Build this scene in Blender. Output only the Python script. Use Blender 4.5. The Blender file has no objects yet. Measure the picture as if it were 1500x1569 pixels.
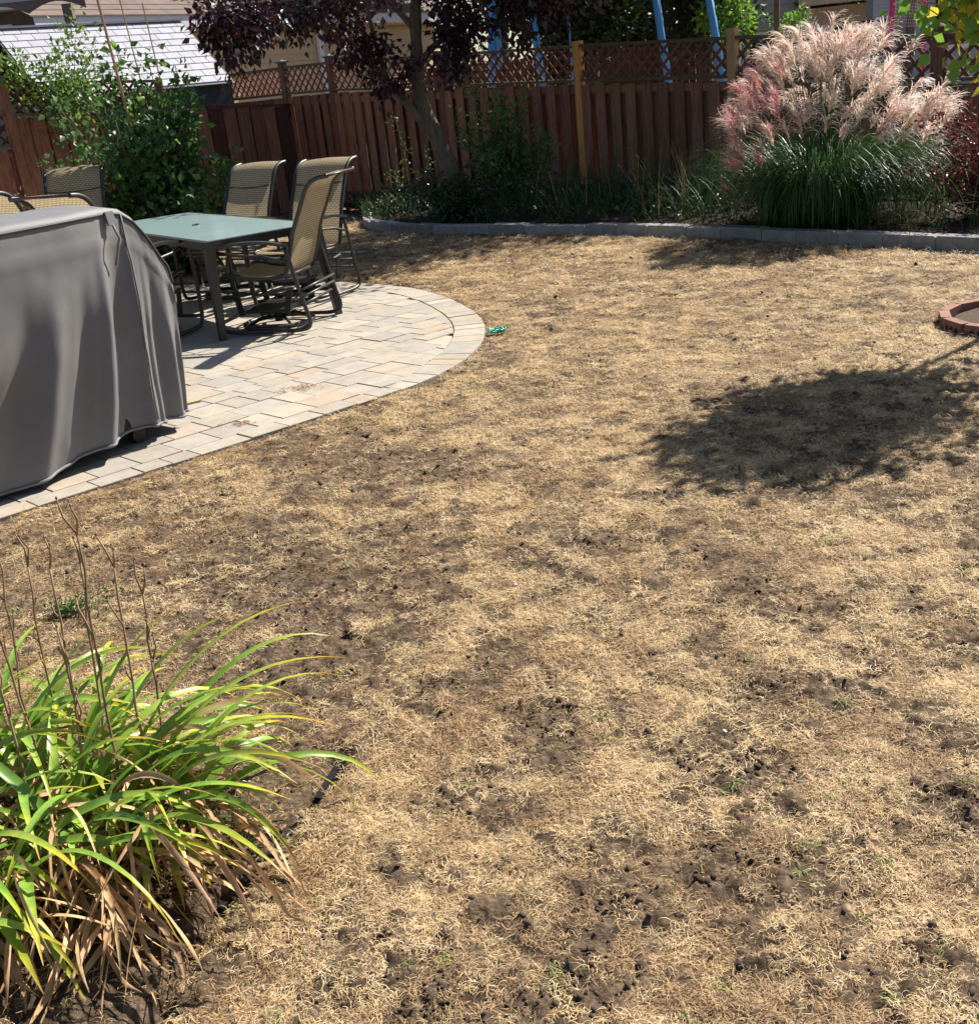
import bpy, math, random
import numpy as np
from mathutils import Vector, Matrix
from mathutils.geometry import tessellate_polygon
rad = math.radians
SC = bpy.context.scene
COL = SC.collection
R = random.Random(7)
NR = np.random.RandomState(7)

# ------------------------------------------------------------ camera
cam_d = bpy.data.cameras.new('camera')
cam = bpy.data.objects.new('camera', cam_d); COL.objects.link(cam)
PITCH, ROLL = rad(21.8), rad(6.0)
fwd = Vector((0, math.cos(PITCH), -math.sin(PITCH)))
rgt = Vector((1, 0, 0)); upv = rgt.cross(fwd)
r2 = rgt*math.cos(ROLL) - upv*math.sin(ROLL)
u2 = upv*math.cos(ROLL) + rgt*math.sin(ROLL)
cam.matrix_world = Matrix(((r2.x, u2.x, -fwd.x, 0), (r2.y, u2.y, -fwd.y, 0), (r2.z, u2.z, -fwd.z, 1.53), (0, 0, 0, 1)))
cam_d.sensor_fit = 'VERTICAL'; cam_d.sensor_height = 24.0
cam_d.lens = 24.0*1650.0/1569.0
cam_d.clip_start = 0.05; cam_d.clip_end = 1200
SC.camera = cam

# ------------------------------------------------------------ light
SUN_AZ = Vector((0.745, 0.667)); SUN_EL = rad(43)
w = bpy.data.worlds.new('World'); SC.world = w; w.use_nodes = True
wn = w.node_tree.nodes; wl = w.node_tree.links; wn.clear()
sky = wn.new('ShaderNodeTexSky'); sky.sky_type = 'NISHITA'; sky.sun_disc = False
sky.sun_elevation = SUN_EL; sky.sun_rotation = math.atan2(SUN_AZ.x, SUN_AZ.y)
bg = wn.new('ShaderNodeBackground'); bg.inputs[1].default_value = 0.055
wo = wn.new('ShaderNodeOutputWorld'); wl.new(sky.outputs[0], bg.inputs[0]); wl.new(bg.outputs[0], wo.inputs[0])
sd = bpy.data.lights.new('sun', 'SUN'); sd.energy = 5.0; sd.angle = rad(0.53); sd.color = (1.0, 0.945, 0.84)
sun = bpy.data.objects.new('sun', sd); COL.objects.link(sun)
SUN = Vector((SUN_AZ.x*math.cos(SUN_EL), SUN_AZ.y*math.cos(SUN_EL), math.sin(SUN_EL))).normalized()
sun.rotation_euler = SUN.to_track_quat('Z', 'Y').to_euler(); sun.location = (20, 18, 25)
SC.view_settings.view_transform = 'Standard'; SC.view_settings.look = 'None'
SC.view_settings.gamma = 1.0; SC.view_settings.use_curve_mapping = False
SC.view_settings.exposure = 1.06
SC.render.engine = 'CYCLES'
SC.cycles.max_bounces = 8; SC.cycles.transparent_max_bounces = 12
try: SC.cycles.use_denoising = True
except Exception: pass

# ------------------------------------------------------------ helpers
class MB:
    def __init__(s): s.v = []; s.f = []
    def add(s, vs, fs):
        k = len(s.v); s.v += [tuple(p) for p in vs]; s.f += [tuple(i+k for i in f) for f in fs]
    def box(s, c, size, rz=0.0, M=None):
        x, y, z = size[0]/2, size[1]/2, size[2]/2
        vs = [Vector((sx*x, sy*y, sz*z)) for sz in (-1, 1) for sx, sy in ((-1,-1),(1,-1),(1,1),(-1,1))]
        m = M if M is not None else Matrix.Rotation(rz, 3, 'Z')
        vs = [m @ v + Vector(c) for v in vs]
        s.add(vs, [(3,2,1,0),(4,5,6,7),(0,1,5,4),(1,2,6,5),(2,3,7,6),(3,0,4,7)])
    def bar(s, a, b, wd, th, up=(0,0,1)):
        a, b = Vector(a), Vector(b); d = (b-a).normalized(); u = Vector(up)
        x = d.cross(u)
        if x.length < 1e-4: x = d.cross(Vector((1,0,0)))
        x.normalize(); y = x.cross(d).normalized()
        vs = []
        for p in (a, b):
            for sx, sy in ((-1,-1),(1,-1),(1,1),(-1,1)): vs.append(p + x*sx*wd/2 + y*sy*th/2)
        s.add(vs, [(3,2,1,0),(4,5,6,7),(0,1,5,4),(1,2,6,5),(2,3,7,6),(3,0,4,7)])
    def tube(s, pts, rr, n=8, closed=False):
        P = [Vector(p) for p in pts]; m = len(P)
        if not isinstance(rr, (list, tuple)): rr = [rr]*m
        rings = []; ref = None
        for i in range(m):
            if closed: d = P[(i+1) % m]-P[i-1]
            else: d = P[min(i+1, m-1)]-P[max(i-1, 0)]
            d.normalize()
            if ref is None:
                ref = d.cross(Vector((0.13, 0.21, 1)))
                if ref.length < .05: ref = d.cross(Vector((1, 0, 0)))
            x = (ref - d*ref.dot(d)).normalized(); ref = x; y = d.cross(x)
            rings.append([P[i] + (x*math.cos(2*math.pi*k/n) + y*math.sin(2*math.pi*k/n))*rr[i] for k in range(n)])
        vs = [p for r_ in rings for p in r_]; fs = []
        for i in range(m if closed else m-1):
            a, b = i*n, ((i+1) % m)*n
            for k in range(n): fs.append((a+k, a+(k+1) % n, b+(k+1) % n, b+k))
        if not closed: fs += [tuple(range(n-1, -1, -1)), tuple(range((m-1)*n, m*n))]
        s.add(vs, fs)
    def prism(s, poly, z0, z1, bev=0.0):
        n = len(poly); cx = sum(p[0] for p in poly)/n; cy = sum(p[1] for p in poly)/n
        vs = [(p[0], p[1], z0) for p in poly]
        if bev:
            vs += [(p[0], p[1], z1-bev) for p in poly]
            ins = []
            for i in range(n):
                dx, dy = cx-poly[i][0], cy-poly[i][1]; L = math.hypot(dx, dy) or 1
                ins.append((poly[i][0]+dx/L*bev*1.4, poly[i][1]+dy/L*bev*1.4, z1))
            vs += ins; k = 2
        else: vs += [(p[0], p[1], z1) for p in poly]; k = 1
        fs = [tuple(range(n-1, -1, -1)), tuple(range(k*n, k*n+n))]
        for lv in range(k):
            for i in range(n): j = (i+1) % n; fs.append((lv*n+i, lv*n+j, lv*n+n+j, lv*n+n+i))
        s.add(vs, fs)
    def mesh(s, name, smooth=False):
        me = bpy.data.meshes.new(name); me.from_pydata(s.v, [], s.f); me.update()
        if smooth: me.polygons.foreach_set('use_smooth', [True]*len(me.polygons))
        return me
    def build(s, name, mat, parent=None, smooth=False):
        return obj(name, s.mesh(name, smooth), mat, parent)

def obj(name, me, mat=None, parent=None):
    o = bpy.data.objects.new(name, me); COL.objects.link(o)
    if mat is not None and not me.materials: me.materials.append(mat)
    if parent is not None: o.parent = parent
    return o
def tag(o, label=None, cat=None, group=None, kind=None):
    if label: o['label'] = label
    if cat: o['category'] = cat
    if group: o['group'] = group
    if kind: o['kind'] = kind
    return o
def thing(name, label, cat, loc=(0,0,0), rz=0.0, group=None):
    o = bpy.data.objects.new(name, None); COL.objects.link(o)
    o.location = loc; o.rotation_euler = (0, 0, rz); o.empty_display_size = 0.1
    return tag(o, label, cat, group)
def copy_tree(o, parent=None):
    c = o.copy(); COL.objects.link(c); c.parent = parent
    for ch in list(o.children): copy_tree(ch, c)
    return c
def np_mesh(name, V, F, smooth=False, attr=None):
    me = bpy.data.meshes.new(name); V = np.asarray(V, dtype=np.float32); F = np.asarray(F, dtype=np.int32)
    me.vertices.add(len(V)); me.vertices.foreach_set('co', V.ravel())
    k = F.shape[1]; me.loops.add(F.size); me.loops.foreach_set('vertex_index', F.ravel())
    me.polygons.add(len(F)); me.polygons.foreach_set('loop_start', np.arange(0, F.size, k, dtype=np.int32))
    try: me.polygons.foreach_set('loop_total', np.full(len(F), k, dtype=np.int32))
    except Exception: pass
    if attr:
        for n_, a_ in attr.items():
            at = me.attributes.new(n_, 'FLOAT', 'POINT'); at.data.foreach_set('value', np.asarray(a_, dtype=np.float32).ravel())
    me.update(calc_edges=True); me.validate()
    if smooth: me.polygons.foreach_set('use_smooth', np.ones(len(me.polygons), dtype=bool))
    return me

def hsh(i, j, seed):
    h = (i.astype(np.int64)*374761393 + j.astype(np.int64)*668265263 + seed*144665) & 0x7fffffff
    h = (h ^ (h >> 13))*1274126177 & 0x7fffffff
    return ((h ^ (h >> 16)) & 0xffff)/65535.0
def vnoise(x, y, seed=0):
    x = np.asarray(x, dtype=float); y = np.asarray(y, dtype=float)
    i = np.floor(x); j = np.floor(y); fx = x-i; fy = y-j
    fx = fx*fx*(3-2*fx); fy = fy*fy*(3-2*fy)
    a = hsh(i, j, seed); b = hsh(i+1, j, seed); c = hsh(i, j+1, seed); d = hsh(i+1, j+1, seed)
    return (a*(1-fx)+b*fx)*(1-fy)+(c*(1-fx)+d*fx)*fy
def fbm(x, y, sc, seed=0, oc=4, rough=.5):
    t = 0; a = 1; n = 0
    for k in range(oc):
        t = t + a*vnoise(np.asarray(x)*sc*2**k+17.3*k, np.asarray(y)*sc*2**k-9.1*k, seed+k); n += a; a *= rough
    return t/n
def sstep(a, b, x):
    t = np.clip((np.asarray(x, dtype=float)-a)/(b-a), 0, 1); return t*t*(3-2*t)

# ------------------------------------------------------------ materials
def mat(name, c1, c2=None, rough=.7, scale=8., stretch=(1,1,1), bump=.15, bdist=.01, rnd=.0, hue=0., trans=0., spec=.3, detail=6., c3=None, wave=None, palette=None, metal=0., bscale=None, attr=None):
    m = bpy.data.materials.new(name); m.use_nodes = True
    nt = m.node_tree; N = nt.nodes; L = nt.links; N.clear()
    out = N.new('ShaderNodeOutputMaterial'); bs = N.new('ShaderNodeBsdfPrincipled')
    bs.inputs['Roughness'].default_value = rough; bs.inputs['Metallic'].default_value = metal
    bs.inputs['Specular IOR Level'].default_value = spec
    tc = N.new('ShaderNodeTexCoord'); oi = N.new('ShaderNodeObjectInfo')
    mp = N.new('ShaderNodeMapping'); mp.inputs['Scale'].default_value = stretch
    ad = N.new('ShaderNodeVectorMath'); ad.operation = 'MULTIPLY_ADD'
    cx = N.new('ShaderNodeCombineXYZ')
    for k in range(3): L.new(oi.outputs['Random'], cx.inputs[k])
    L.new(cx.outputs[0], ad.inputs[0]); ad.inputs[1].default_value = (37, 53, 71); L.new(tc.outputs['Object'], ad.inputs[2])
    L.new(ad.outputs[0], mp.inputs['Vector'])
    nz = N.new('ShaderNodeTexNoise'); nz.inputs['Scale'].default_value = scale; nz.inputs['Detail'].default_value = detail
    nz.inputs['Roughness'].default_value = .6
    L.new(mp.outputs[0], nz.inputs['Vector'])
    c2 = c2 or tuple(v*.72 for v in c1)
    rp = N.new('ShaderNodeValToRGB'); e = rp.color_ramp.elements
    e[0].position = .3; e[1].position = .7; e[0].color = (*c2, 1); e[1].color = (*c1, 1)
    if c3: x = rp.color_ramp.elements.new(.5); x.color = (*c3, 1)
    L.new(nz.outputs['Fac'], rp.inputs[0]); colr = rp.outputs[0]
    if palette:
        pr = N.new('ShaderNodeValToRGB'); pr.color_ramp.interpolation = 'CONSTANT'
        el = pr.color_ramp.elements
        el[0].position = 0; el[0].color = (*palette[0], 1); el[1].position = 1/len(palette); el[1].color = (*palette[1], 1)
        for k in range(2, len(palette)): q = el.new(k/len(palette)); q.color = (*palette[k], 1)
        L.new(oi.outputs['Random'], pr.inputs[0])
        mx = N.new('ShaderNodeMix'); mx.data_type = 'RGBA'; mx.blend_type = 'MULTIPLY'; mx.inputs[0].default_value = 1
        L.new(pr.outputs[0], mx.inputs[6]); L.new(colr, mx.inputs[7]); colr = mx.outputs[2]
    if attr:   # dying tip colours along a leaf
        at = N.new('ShaderNodeAttribute'); at.attribute_name = attr[0]
        ar = N.new('ShaderNodeValToRGB'); el = ar.color_ramp.elements
        el[0].position = attr[1][0][0]; el[0].color = (*attr[1][0][1], 1); el[1].position = attr[1][1][0]; el[1].color = (*attr[1][1][1], 1)
        for p_, c_ in attr[1][2:]: q = el.new(p_); q.color = (*c_, 1)
        L.new(at.outputs['Fac'], ar.inputs[0])
        mx = N.new('ShaderNodeMix'); mx.data_type = 'RGBA'; mx.blend_type = 'MULTIPLY'; mx.inputs[0].default_value = 1
        L.new(ar.outputs[0], mx.inputs[6]); L.new(colr, mx.inputs[7]); colr = mx.outputs[2]
    if rnd or hue:
        hs = N.new('ShaderNodeHueSaturation')
        m1 = N.new('ShaderNodeMapRange'); m1.inputs[3].default_value = 1-rnd; m1.inputs[4].default_value = 1+rnd
        L.new(oi.outputs['Random'], m1.inputs[0]); L.new(m1.outputs[0], hs.inputs['Value'])
        if hue:
            wnz = N.new('ShaderNodeTexWhiteNoise'); wnz.noise_dimensions = '1D'; L.new(oi.outputs['Random'], wnz.inputs['W'])
            m2 = N.new('ShaderNodeMapRange'); m2.inputs[3].default_value = .5-hue; m2.inputs[4].default_value = .5+hue
            L.new(wnz.outputs['Value'], m2.inputs[0]); L.new(m2.outputs[0], hs.inputs['Hue'])
        L.new(colr, hs.inputs['Color']); colr = hs.outputs[0]
    L.new(colr, bs.inputs['Base Color'])
    if bump:
        bn = N.new('ShaderNodeBump'); bn.inputs['Strength'].default_value = bump; bn.inputs['Distance'].default_value = bdist
        if bscale:
            n2 = N.new('ShaderNodeTexNoise'); n2.inputs['Scale'].default_value = bscale; n2.inputs['Detail'].default_value = 5
            L.new(mp.outputs[0], n2.inputs['Vector']); L.new(n2.outputs['Fac'], bn.inputs['Height'])
        else: L.new(nz.outputs['Fac'], bn.inputs['Height'])
        L.new(bn.outputs[0], bs.inputs['Normal'])
    sh = bs.outputs[0]
    if trans:
        tr = N.new('ShaderNodeBsdfTranslucent'); L.new(colr, tr.inputs['Color'])
        ms = N.new('ShaderNodeMixShader'); ms.inputs[0].default_value = trans
        L.new(sh, ms.inputs[1]); L.new(tr.outputs[0], ms.inputs[2]); sh = ms.outputs[0]
    L.new(sh, out.inputs[0])
    return m

# woven cloth relief and dust on the grill cover
_m = [None]
def cloth_detail(m):
    nt = m.node_tree; N = nt.nodes; L = nt.links; bs = [n for n in N if n.type == 'BSDF_PRINCIPLED'][0]
    tc = [n for n in N if n.type == 'TEX_COORD'][0]
    old = bs.inputs['Normal'].links[0].from_socket
    w1 = N.new('ShaderNodeTexNoise'); w1.inputs['Scale'].default_value = 420; w1.inputs['Detail'].default_value = 2
    L.new(tc.outputs['Object'], w1.inputs['Vector']); b2 = N.new('ShaderNodeBump'); b2.inputs['Strength'].default_value = .25; b2.inputs['Distance'].default_value = .0015
    L.new(w1.outputs['Fac'], b2.inputs['Height']); L.new(old, b2.inputs['Normal']); L.new(b2.outputs[0], bs.inputs['Normal'])
    base = bs.inputs['Base Color'].links[0].from_socket
    d = N.new('ShaderNodeTexNoise'); d.inputs['Scale'].default_value = 3.2; d.inputs['Detail'].default_value = 9; d.inputs['Roughness'].default_value = .7
    L.new(tc.outputs['Object'], d.inputs['Vector']); r = N.new('ShaderNodeValToRGB'); r.color_ramp.elements[0].position = .52; r.color_ramp.elements[1].position = .78
    r.color_ramp.elements[0].color = (0, 0, 0, 1); r.color_ramp.elements[1].color = (.35, .35, .35, 1); L.new(d.outputs['Fac'], r.inputs[0])
    mx = N.new('ShaderNodeMix'); mx.data_type = 'RGBA'; L.new(r.outputs[0], mx.inputs[0]); L.new(base, mx.inputs[6]); mx.inputs[7].default_value = (.33, .31, .28, 1)
    L.new(mx.outputs[2], bs.inputs['Base Color'])
# weave pattern of the sling fabric
def sling_mat(name, ca, cb):
    m = mat(name, ca, cb, rough=.5, scale=30, bump=0, trans=.32, spec=.25)
    nt = m.node_tree; N = nt.nodes; L = nt.links
    bs = [n for n in N if n.type == 'BSDF_PRINCIPLED'][0]; tr = [n for n in N if n.type == 'BSDF_TRANSLUCENT'][0]
    at = N.new('ShaderNodeUVMap')
    br = N.new('ShaderNodeTexBrick'); br.inputs['Scale'].default_value = 1.0
    br.inputs['Brick Width'].default_value = .034; br.inputs['Row Height'].default_value = .017; br.inputs['Mortar Size'].default_value = .0035
    br.inputs['Color1'].default_value = (*ca, 1); br.inputs['Color2'].default_value = tuple(v*.85 for v in ca)+(1,)
    br.inputs['Mortar'].default_value = (*cb, 1)
    L.new(at.outputs[0], br.inputs['Vector'])
    L.new(br.outputs['Color'], bs.inputs['Base Color']); L.new(br.outputs['Color'], tr.inputs['Color'])
    return m

M = {}
M['soil'] = None
red = dict(rough=.8, stretch=(9, 9, .8), scale=5, bump=.3, bdist=.004, rnd=.22, hue=.008, spec=.2)
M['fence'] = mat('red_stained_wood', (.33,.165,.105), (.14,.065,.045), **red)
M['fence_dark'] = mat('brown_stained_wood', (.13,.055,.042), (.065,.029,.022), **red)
M['fence_lit'] = mat('red_wood_sunlit_tint', (.42,.16,.10), (.25,.09,.055), **red)  # brighter copy of the fence wood, sunlight put into the colour
M['lattice'] = mat('lattice_wood', (.21,.095,.068), (.12,.055,.04), rough=.8, stretch=(4,4,4), scale=6, bump=.2, rnd=.15, spec=.2)
M['rail'] = mat('weathered_rail_wood', (.17,.125,.085), (.09,.065,.045), rough=.85, stretch=(3,3,3), scale=5, bump=.3, rnd=.1, spec=.2)
M['newpost'] = mat('fresh_cedar_post', (.62,.33,.10), (.45,.22,.06), rough=.6, stretch=(10,10,.7), scale=4, bump=.2, rnd=.05)
M['oldpost'] = mat('weathered_post_wood', (.56,.36,.19), (.38,.23,.12), rough=.8, stretch=(10,10,.7), scale=4, bump=.3, rnd=.05)
M['paver'] = mat('tumbled_paver', (.88,.87,.85), (.68,.66,.65), rough=.75, scale=11, stretch=(1,1,1), bump=.35, bdist=.004, spec=.25, bscale=45, rnd=.07,
    palette=[(.43,.39,.335),(.45,.40,.335),(.415,.38,.335),(.46,.41,.34),(.435,.395,.345),(.475,.385,.30),(.405,.375,.335),(.44,.40,.34),(.49,.445,.365),(.455,.39,.32),(.42,.385,.34),(.44,.40,.34)])
M['joint'] = mat('joint_sand', (.15,.125,.10), (.08,.065,.05), scale=40, bump=.4)
M['kerb'] = mat('concrete_kerb', (.33,.33,.32), (.20,.20,.20), scale=14, bump=.5, bdist=.008, rnd=.15, rough=.9, spec=.15)
M['bed'] = mat('dark_mulch', (.055,.038,.028), (.022,.016,.013), scale=18, bump=.8, bdist=.03, rough=.95, spec=.1)
M['steel'] = mat('dark_bronze_metal', (.028,.026,.026), (.02,.018,.018), rough=.42, scale=3, bump=.0, spec=.5)
M['glass'] = mat('frosted_table_glass', (.27,.37,.37), (.23,.33,.33), rough=.20, scale=2, bump=0, spec=.55)
M['sling'] = sling_mat('tan_sling', (.55,.45,.29), (.24,.18,.105))
M['seam'] = mat('dark_seam', (.05,.04,.035), rough=.6, bump=0)
M['black'] = mat('black_plastic', (.012,.012,.013), (.008,.008,.009), rough=.5, bump=0)
M['cover'] = mat('grey_cover_cloth', (.175,.175,.183), (.145,.145,.152), rough=.62, scale=2.2, bump=.12, bdist=.004, spec=.35, bscale=14)
cloth_detail(M['cover'])
M['coverdk'] = mat('cover_piping', (.07,.07,.075), rough=.6, bump=0)
M['bark'] = mat('grey_bark', (.20,.165,.13), (.085,.068,.055), rough=.9, scale=9, stretch=(3,3,.8), bump=.8, bdist=.02, spec=.15)
M['twig'] = mat('brown_twig', (.16,.10,.06), (.09,.055,.035), rough=.85, bump=0)
M['plum'] = mat('purple_plum_leaf', (.062,.024,.030), (.022,.010,.016), rough=.38, scale=3, bump=0, trans=.22, spec=.5)
M['plum_red'] = mat('coppery_leaf', (.32,.085,.035), (.16,.035,.02), rough=.4, scale=3, bump=0, trans=.4, spec=.5)
M['lime'] = mat('lime_green_leaf', (.22,.40,.06), (.12,.26,.035), rough=.4, scale=2.2, bump=0, trans=.42, spec=.5)
M['yellow'] = mat('yellow_leaf', (.68,.56,.05), (.45,.42,.04), rough=.45, scale=2, bump=0, trans=.42, spec=.4)
M['mid'] = mat('mid_green_leaf', (.10,.20,.055), (.04,.095,.028), rough=.38, scale=3, bump=0, trans=.34, spec=.5)
M['vine'] = mat('bright_vine_leaf', (.19,.30,.06), (.09,.17,.035), rough=.4, scale=3, bump=0, trans=.4, spec=.5)
M['dark'] = mat('dark_green_leaf', (.045,.085,.03), (.018,.04,.014), rough=.45, scale=2, bump=0, trans=.25, spec=.4)
M['burg'] = mat('burgundy_leaf', (.17,.025,.03), (.04,.012,.016), rough=.42, scale=4, bump=0, trans=.3, spec=.45)
M['bedgrass'] = mat('bed_grass_blade', (.075,.13,.035), (.03,.06,.018), rough=.5, scale=2, bump=0, trans=.3)
M['misc'] = mat('silver_grass_blade', (.075,.17,.04), (.03,.085,.022), rough=.4, scale=3, bump=0, trans=.35, spec=.4)
M['plume'] = mat('pink_plume', (.88,.76,.67), (.74,.57,.50), rough=.5, scale=3, bump=0, trans=.42, rnd=.14, hue=.012, spec=.3)
M['plume_red'] = mat('rosy_plume', (.70,.38,.36), (.58,.27,.27), rough=.5, scale=3, bump=0, trans=.4, rnd=.1, spec=.3)
tipc = ('tip', [(0,(.9,1,.8)), (.68,(1,1,1)), (.84,(1.8,1.2,.6)), (.95,(1.8,.75,.6))])
M['lily'] = mat('daylily_leaf', (.33,.48,.08), (.17,.31,.045), rough=.36, scale=5, stretch=(4,4,1), bump=.1, trans=.34, rnd=.25, hue=.02, spec=.5, attr=tipc)
M['lilydead'] = mat('dried_daylily_leaf', (.66,.46,.27), (.36,.20,.09), rough=.7, scale=9, stretch=(2,2,1), bump=.2, trans=.2, rnd=.3, hue=.012, spec=.25)
M['stalk'] = mat('dry_flower_stalk', (.36,.24,.15), (.19,.11,.07), rough=.8, scale=14, stretch=(1,1,.4), bump=.2, rnd=.2)
M['pod'] = mat('dry_seed_head', (.42,.30,.13), (.25,.16,.08), rough=.8, scale=20, bump=.3)
M['brick'] = mat('red_brick', (.31,.155,.12), (.20,.10,.075), rough=.85, scale=15, bump=.4, rnd=.12)
M['siding_tan'] = mat('tan_siding', (.56,.44,.27), (.52,.41,.25), rough=.6, scale=.6, bump=0, rnd=.03)
M['siding_grey'] = mat('grey_siding', (.24,.235,.22), (.21,.205,.195), rough=.6, scale=.6, bump=0, rnd=.03)
M['siding_blue'] = mat('blue_grey_siding', (.34,.38,.43), (.31,.35,.40), rough=.6, scale=.6, bump=0, rnd=.03)
M['white'] = mat('white_trim', (.72,.75,.80), (.68,.71,.77), rough=.5, scale=.6, bump=0)
M['roof_brown'] = mat('brown_shingle', (.20,.15,.13), (.12,.09,.08), rough=.9, scale=3, bump=.3)
M['roof_pale'] = mat('pale_shingle', (.42,.42,.465), (.35,.35,.39), rough=.75, scale=4, bump=.2, rnd=.05)
M['shedwall'] = mat('dark_shed_panel', (.085,.095,.10), (.06,.07,.075), rough=.6, scale=2, bump=.1)
M['stucco'] = mat('brown_stucco', (.16,.125,.12), (.13,.10,.10), rough=.9, scale=6, bump=.2)
M['beige'] = mat('beige_garage_wall', (.60,.47,.36), (.54,.42,.32), rough=.8, scale=2, bump=0)
M['blue'] = mat('blue_painted_metal', (.10,.36,.72), (.08,.31,.64), rough=.4, scale=2, bump=0, spec=.5)
M['pink'] = mat('pink_plastic', (.72,.03,.22), (.65,.03,.2), rough=.4, bump=0)
M['net'] = mat('white_net_cord', (.75,.75,.78), rough=.6, bump=0)
M['window'] = mat('dark_window_glass', (.03,.05,.07), (.02,.035,.05), rough=.08, scale=.7, bump=0, spec=.8)
M['teal'] = mat('teal_plastic', (.02,.46,.34), (.015,.33,.25), rough=.35, scale=30, bump=.1, spec=.5)
M['stick'] = mat('pale_wood_stick', (.50,.34,.20), rough=.7, bump=0)
M['orange'] = mat('orange_dry_leaf', (.75,.20,.04), rough=.6, bump=0, trans=.2)
M['flower'] = mat('pink_petal', (.75,.12,.25), (.6,.06,.18), rough=.5, bump=0, trans=.3)
M['bamboo'] = mat('wooden_stake', (.42,.25,.15), (.3,.17,.1), rough=.7, bump=0)
M['clod'] = mat('soil_clod', (.15,.108,.078), (.07,.05,.037), rough=.95, scale=60, bump=.6, bdist=.004, spec=.1, rnd=.2)
M['pebble'] = mat('pale_stone_chip', (.6,.57,.52), rough=.8, scale=40, bump=.2, rnd=.2)

# ------------------------------------------------------------ ground level
FA = Vector((.682, -.731)); FB = Vector((.731, .682))     # the two axes of the yard (fence line, patio joints)
def gz(x, y):
    s = -.682*np.asarray(x, dtype=float)+.731*np.asarray(y, dtype=float)
    return -.27*sstep(9.3, 15.2, s)
# patio outline
PE = [(-5.5,1.41), (-2.,4.35), (-1.4,4.86), (-.93,5.25), (-.46,5.66), (-.19,5.98), (.0,6.4), (.09,6.9), (.08,7.4), (-.04,7.95), (-.22,8.45), (-.5,8.95), (-1.04,9.5), (-1.75,9.95), (-2.7,10.35), (-4.2,10.75), (-6.5,11.1)]
def spline(pts, n=6):
    out = []
    for i in range(len(pts)-1):
        p0 = Vector(pts[max(i-1,0)]); p1 = Vector(pts[i]); p2 = Vector(pts[i+1]); p3 = Vector(pts[min(i+2,len(pts)-1)])
        for k in range(n):
            t = k/n
            out.append(0.5*((2*p1)+(p2-p0)*t+(2*p0-5*p1+4*p2-p3)*t*t+(3*p1-p0-3*p2+p3)*t**3))
    out.append(Vector(pts[-1])); return out
EDGE = spline(PE, 6)
PPOLY = np.array([(p.x, p.y) for p in EDGE]+[(-9,11.3),(-9,0)])
def inpoly(X, Y, poly):
    X = np.asarray(X, dtype=float); Y = np.asarray(Y, dtype=float); c = np.zeros(X.shape, dtype=bool); n = len(poly)
    for i in range(n):
        x1, y1 = poly[i]; x2, y2 = poly[(i+1) % n]
        if y1 == y2: continue
        c ^= ((y1 > Y) != (y2 > Y)) & (X < (x2-x1)*(Y-y1)/(y2-y1)+x1)
    return c
def pdist(X, Y, line):
    X = np.asarray(X, dtype=float); Y = np.asarray(Y, dtype=float); d = np.full(X.shape, 1e9)
    for i in range(len(line)-1):
        ax, ay = line[i][0], line[i][1]; bx, by = line[i+1][0]-ax, line[i+1][1]-ay
        t = np.clip(((X-ax)*bx+(Y-ay)*by)/(bx*bx+by*by), 0, 1)
        d = np.minimum(d, np.hypot(X-ax-t*bx, Y-ay-t*by))
    return d
KERB = [(4.9,6.3), (4.35,7.15), (3.77,7.93), (3.1,8.78), (2.48,9.6), (1.85,10.28), (1.19,10.92), (.55,11.45), (-.05,11.95), (-.45,12.35), (-.85,12.95), (-1.12,13.7), (-1.25,14.6), (-1.2,15.5), (-.95,16.4)]
KC = spline(KERB, 5)
BEDP = np.array([(p.x, p.y) for p in KC]+[(1.7,15.2),(9,7.4),(7,5)])
LILY = np.array([(-.43,2.34), (-.47,2.15), (-.56,1.95), (-.66,1.72), (-.72,1.5), (-.8,1.1), (-3,1.1), (-3,2.3), (-1.2,2.5), (-.8,2.45)])
DARK = [(-.55,4.65,.35), (-.25,4.4,.3), (.16,1.69,.13), (.92,1.84,.14), (.66,2.35,.18), (-.14,2.07,.12), (.04,1.48,.12), (-.2,1.48,.1), (-.62,2.75,.4), (-.75,3.2,.35), (.4,1.75,.15), (.5,2.1,.14), (.75,2.9,.2), (.1,2.35,.14), (-.9,3.7,.5), (.35,3.4,.2), (-.35,3.3,.3)]
def straw(x, y):
    "0 bare soil .. 1 thick dead grass"
    n = .30*fbm(x, y, 1.9, 3, 4, .65)+.70*fbm(x, y, 10., 21, 3, .75)
    d = .10+.90*sstep(.37, .55, n)
    for cx, cy, rr in DARK:
        d = d*(1-.85*np.exp(-((x-cx)**2+(y-cy)**2)/(rr*rr)*(.7+.9*vnoise(x*14, y*14, 5))))
    e = pdist(x, y, LILY[:6]); il = inpoly(x, y, LILY)
    d = np.where(il, .03, d*(.35+.65*sstep(.0, .14, e)))
    left = sstep(-.1, -1.3, x)*sstep(2.4, 3.0, y)*(1-sstep(4.2, 5.2, y)); d = d*(1-.45*left)
    d = np.where(inpoly(x, y, BEDP), 0, d)
    return np.clip(d, 0, 1)
def relief(x, y):
    st = straw(x, y)
    r = (fbm(x, y, 2.2, 40, 3)-.5)*.030 + (fbm(x, y, 11, 50, 3)-.5)*.022
    c = np.clip(fbm(x, y, 30, 60, 3)-.50, 0, 1)*.052*(1.1-.7*st)*np.where(inpoly(x, y, LILY), .5, 1)
    tr = -.045*np.exp(-(pdist(x, y, LILY[:5])/.022)**2)
    ip = inpoly(x, y, PPOLY); e = pdist(x, y, EDGE)
    k = sstep(0, .12, e)
    k = np.where(ip, 0, k)
    return np.where(ip, -.05, (r+c+tr+.004)*k+.002*(1-k))+gz(x, y)

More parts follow.
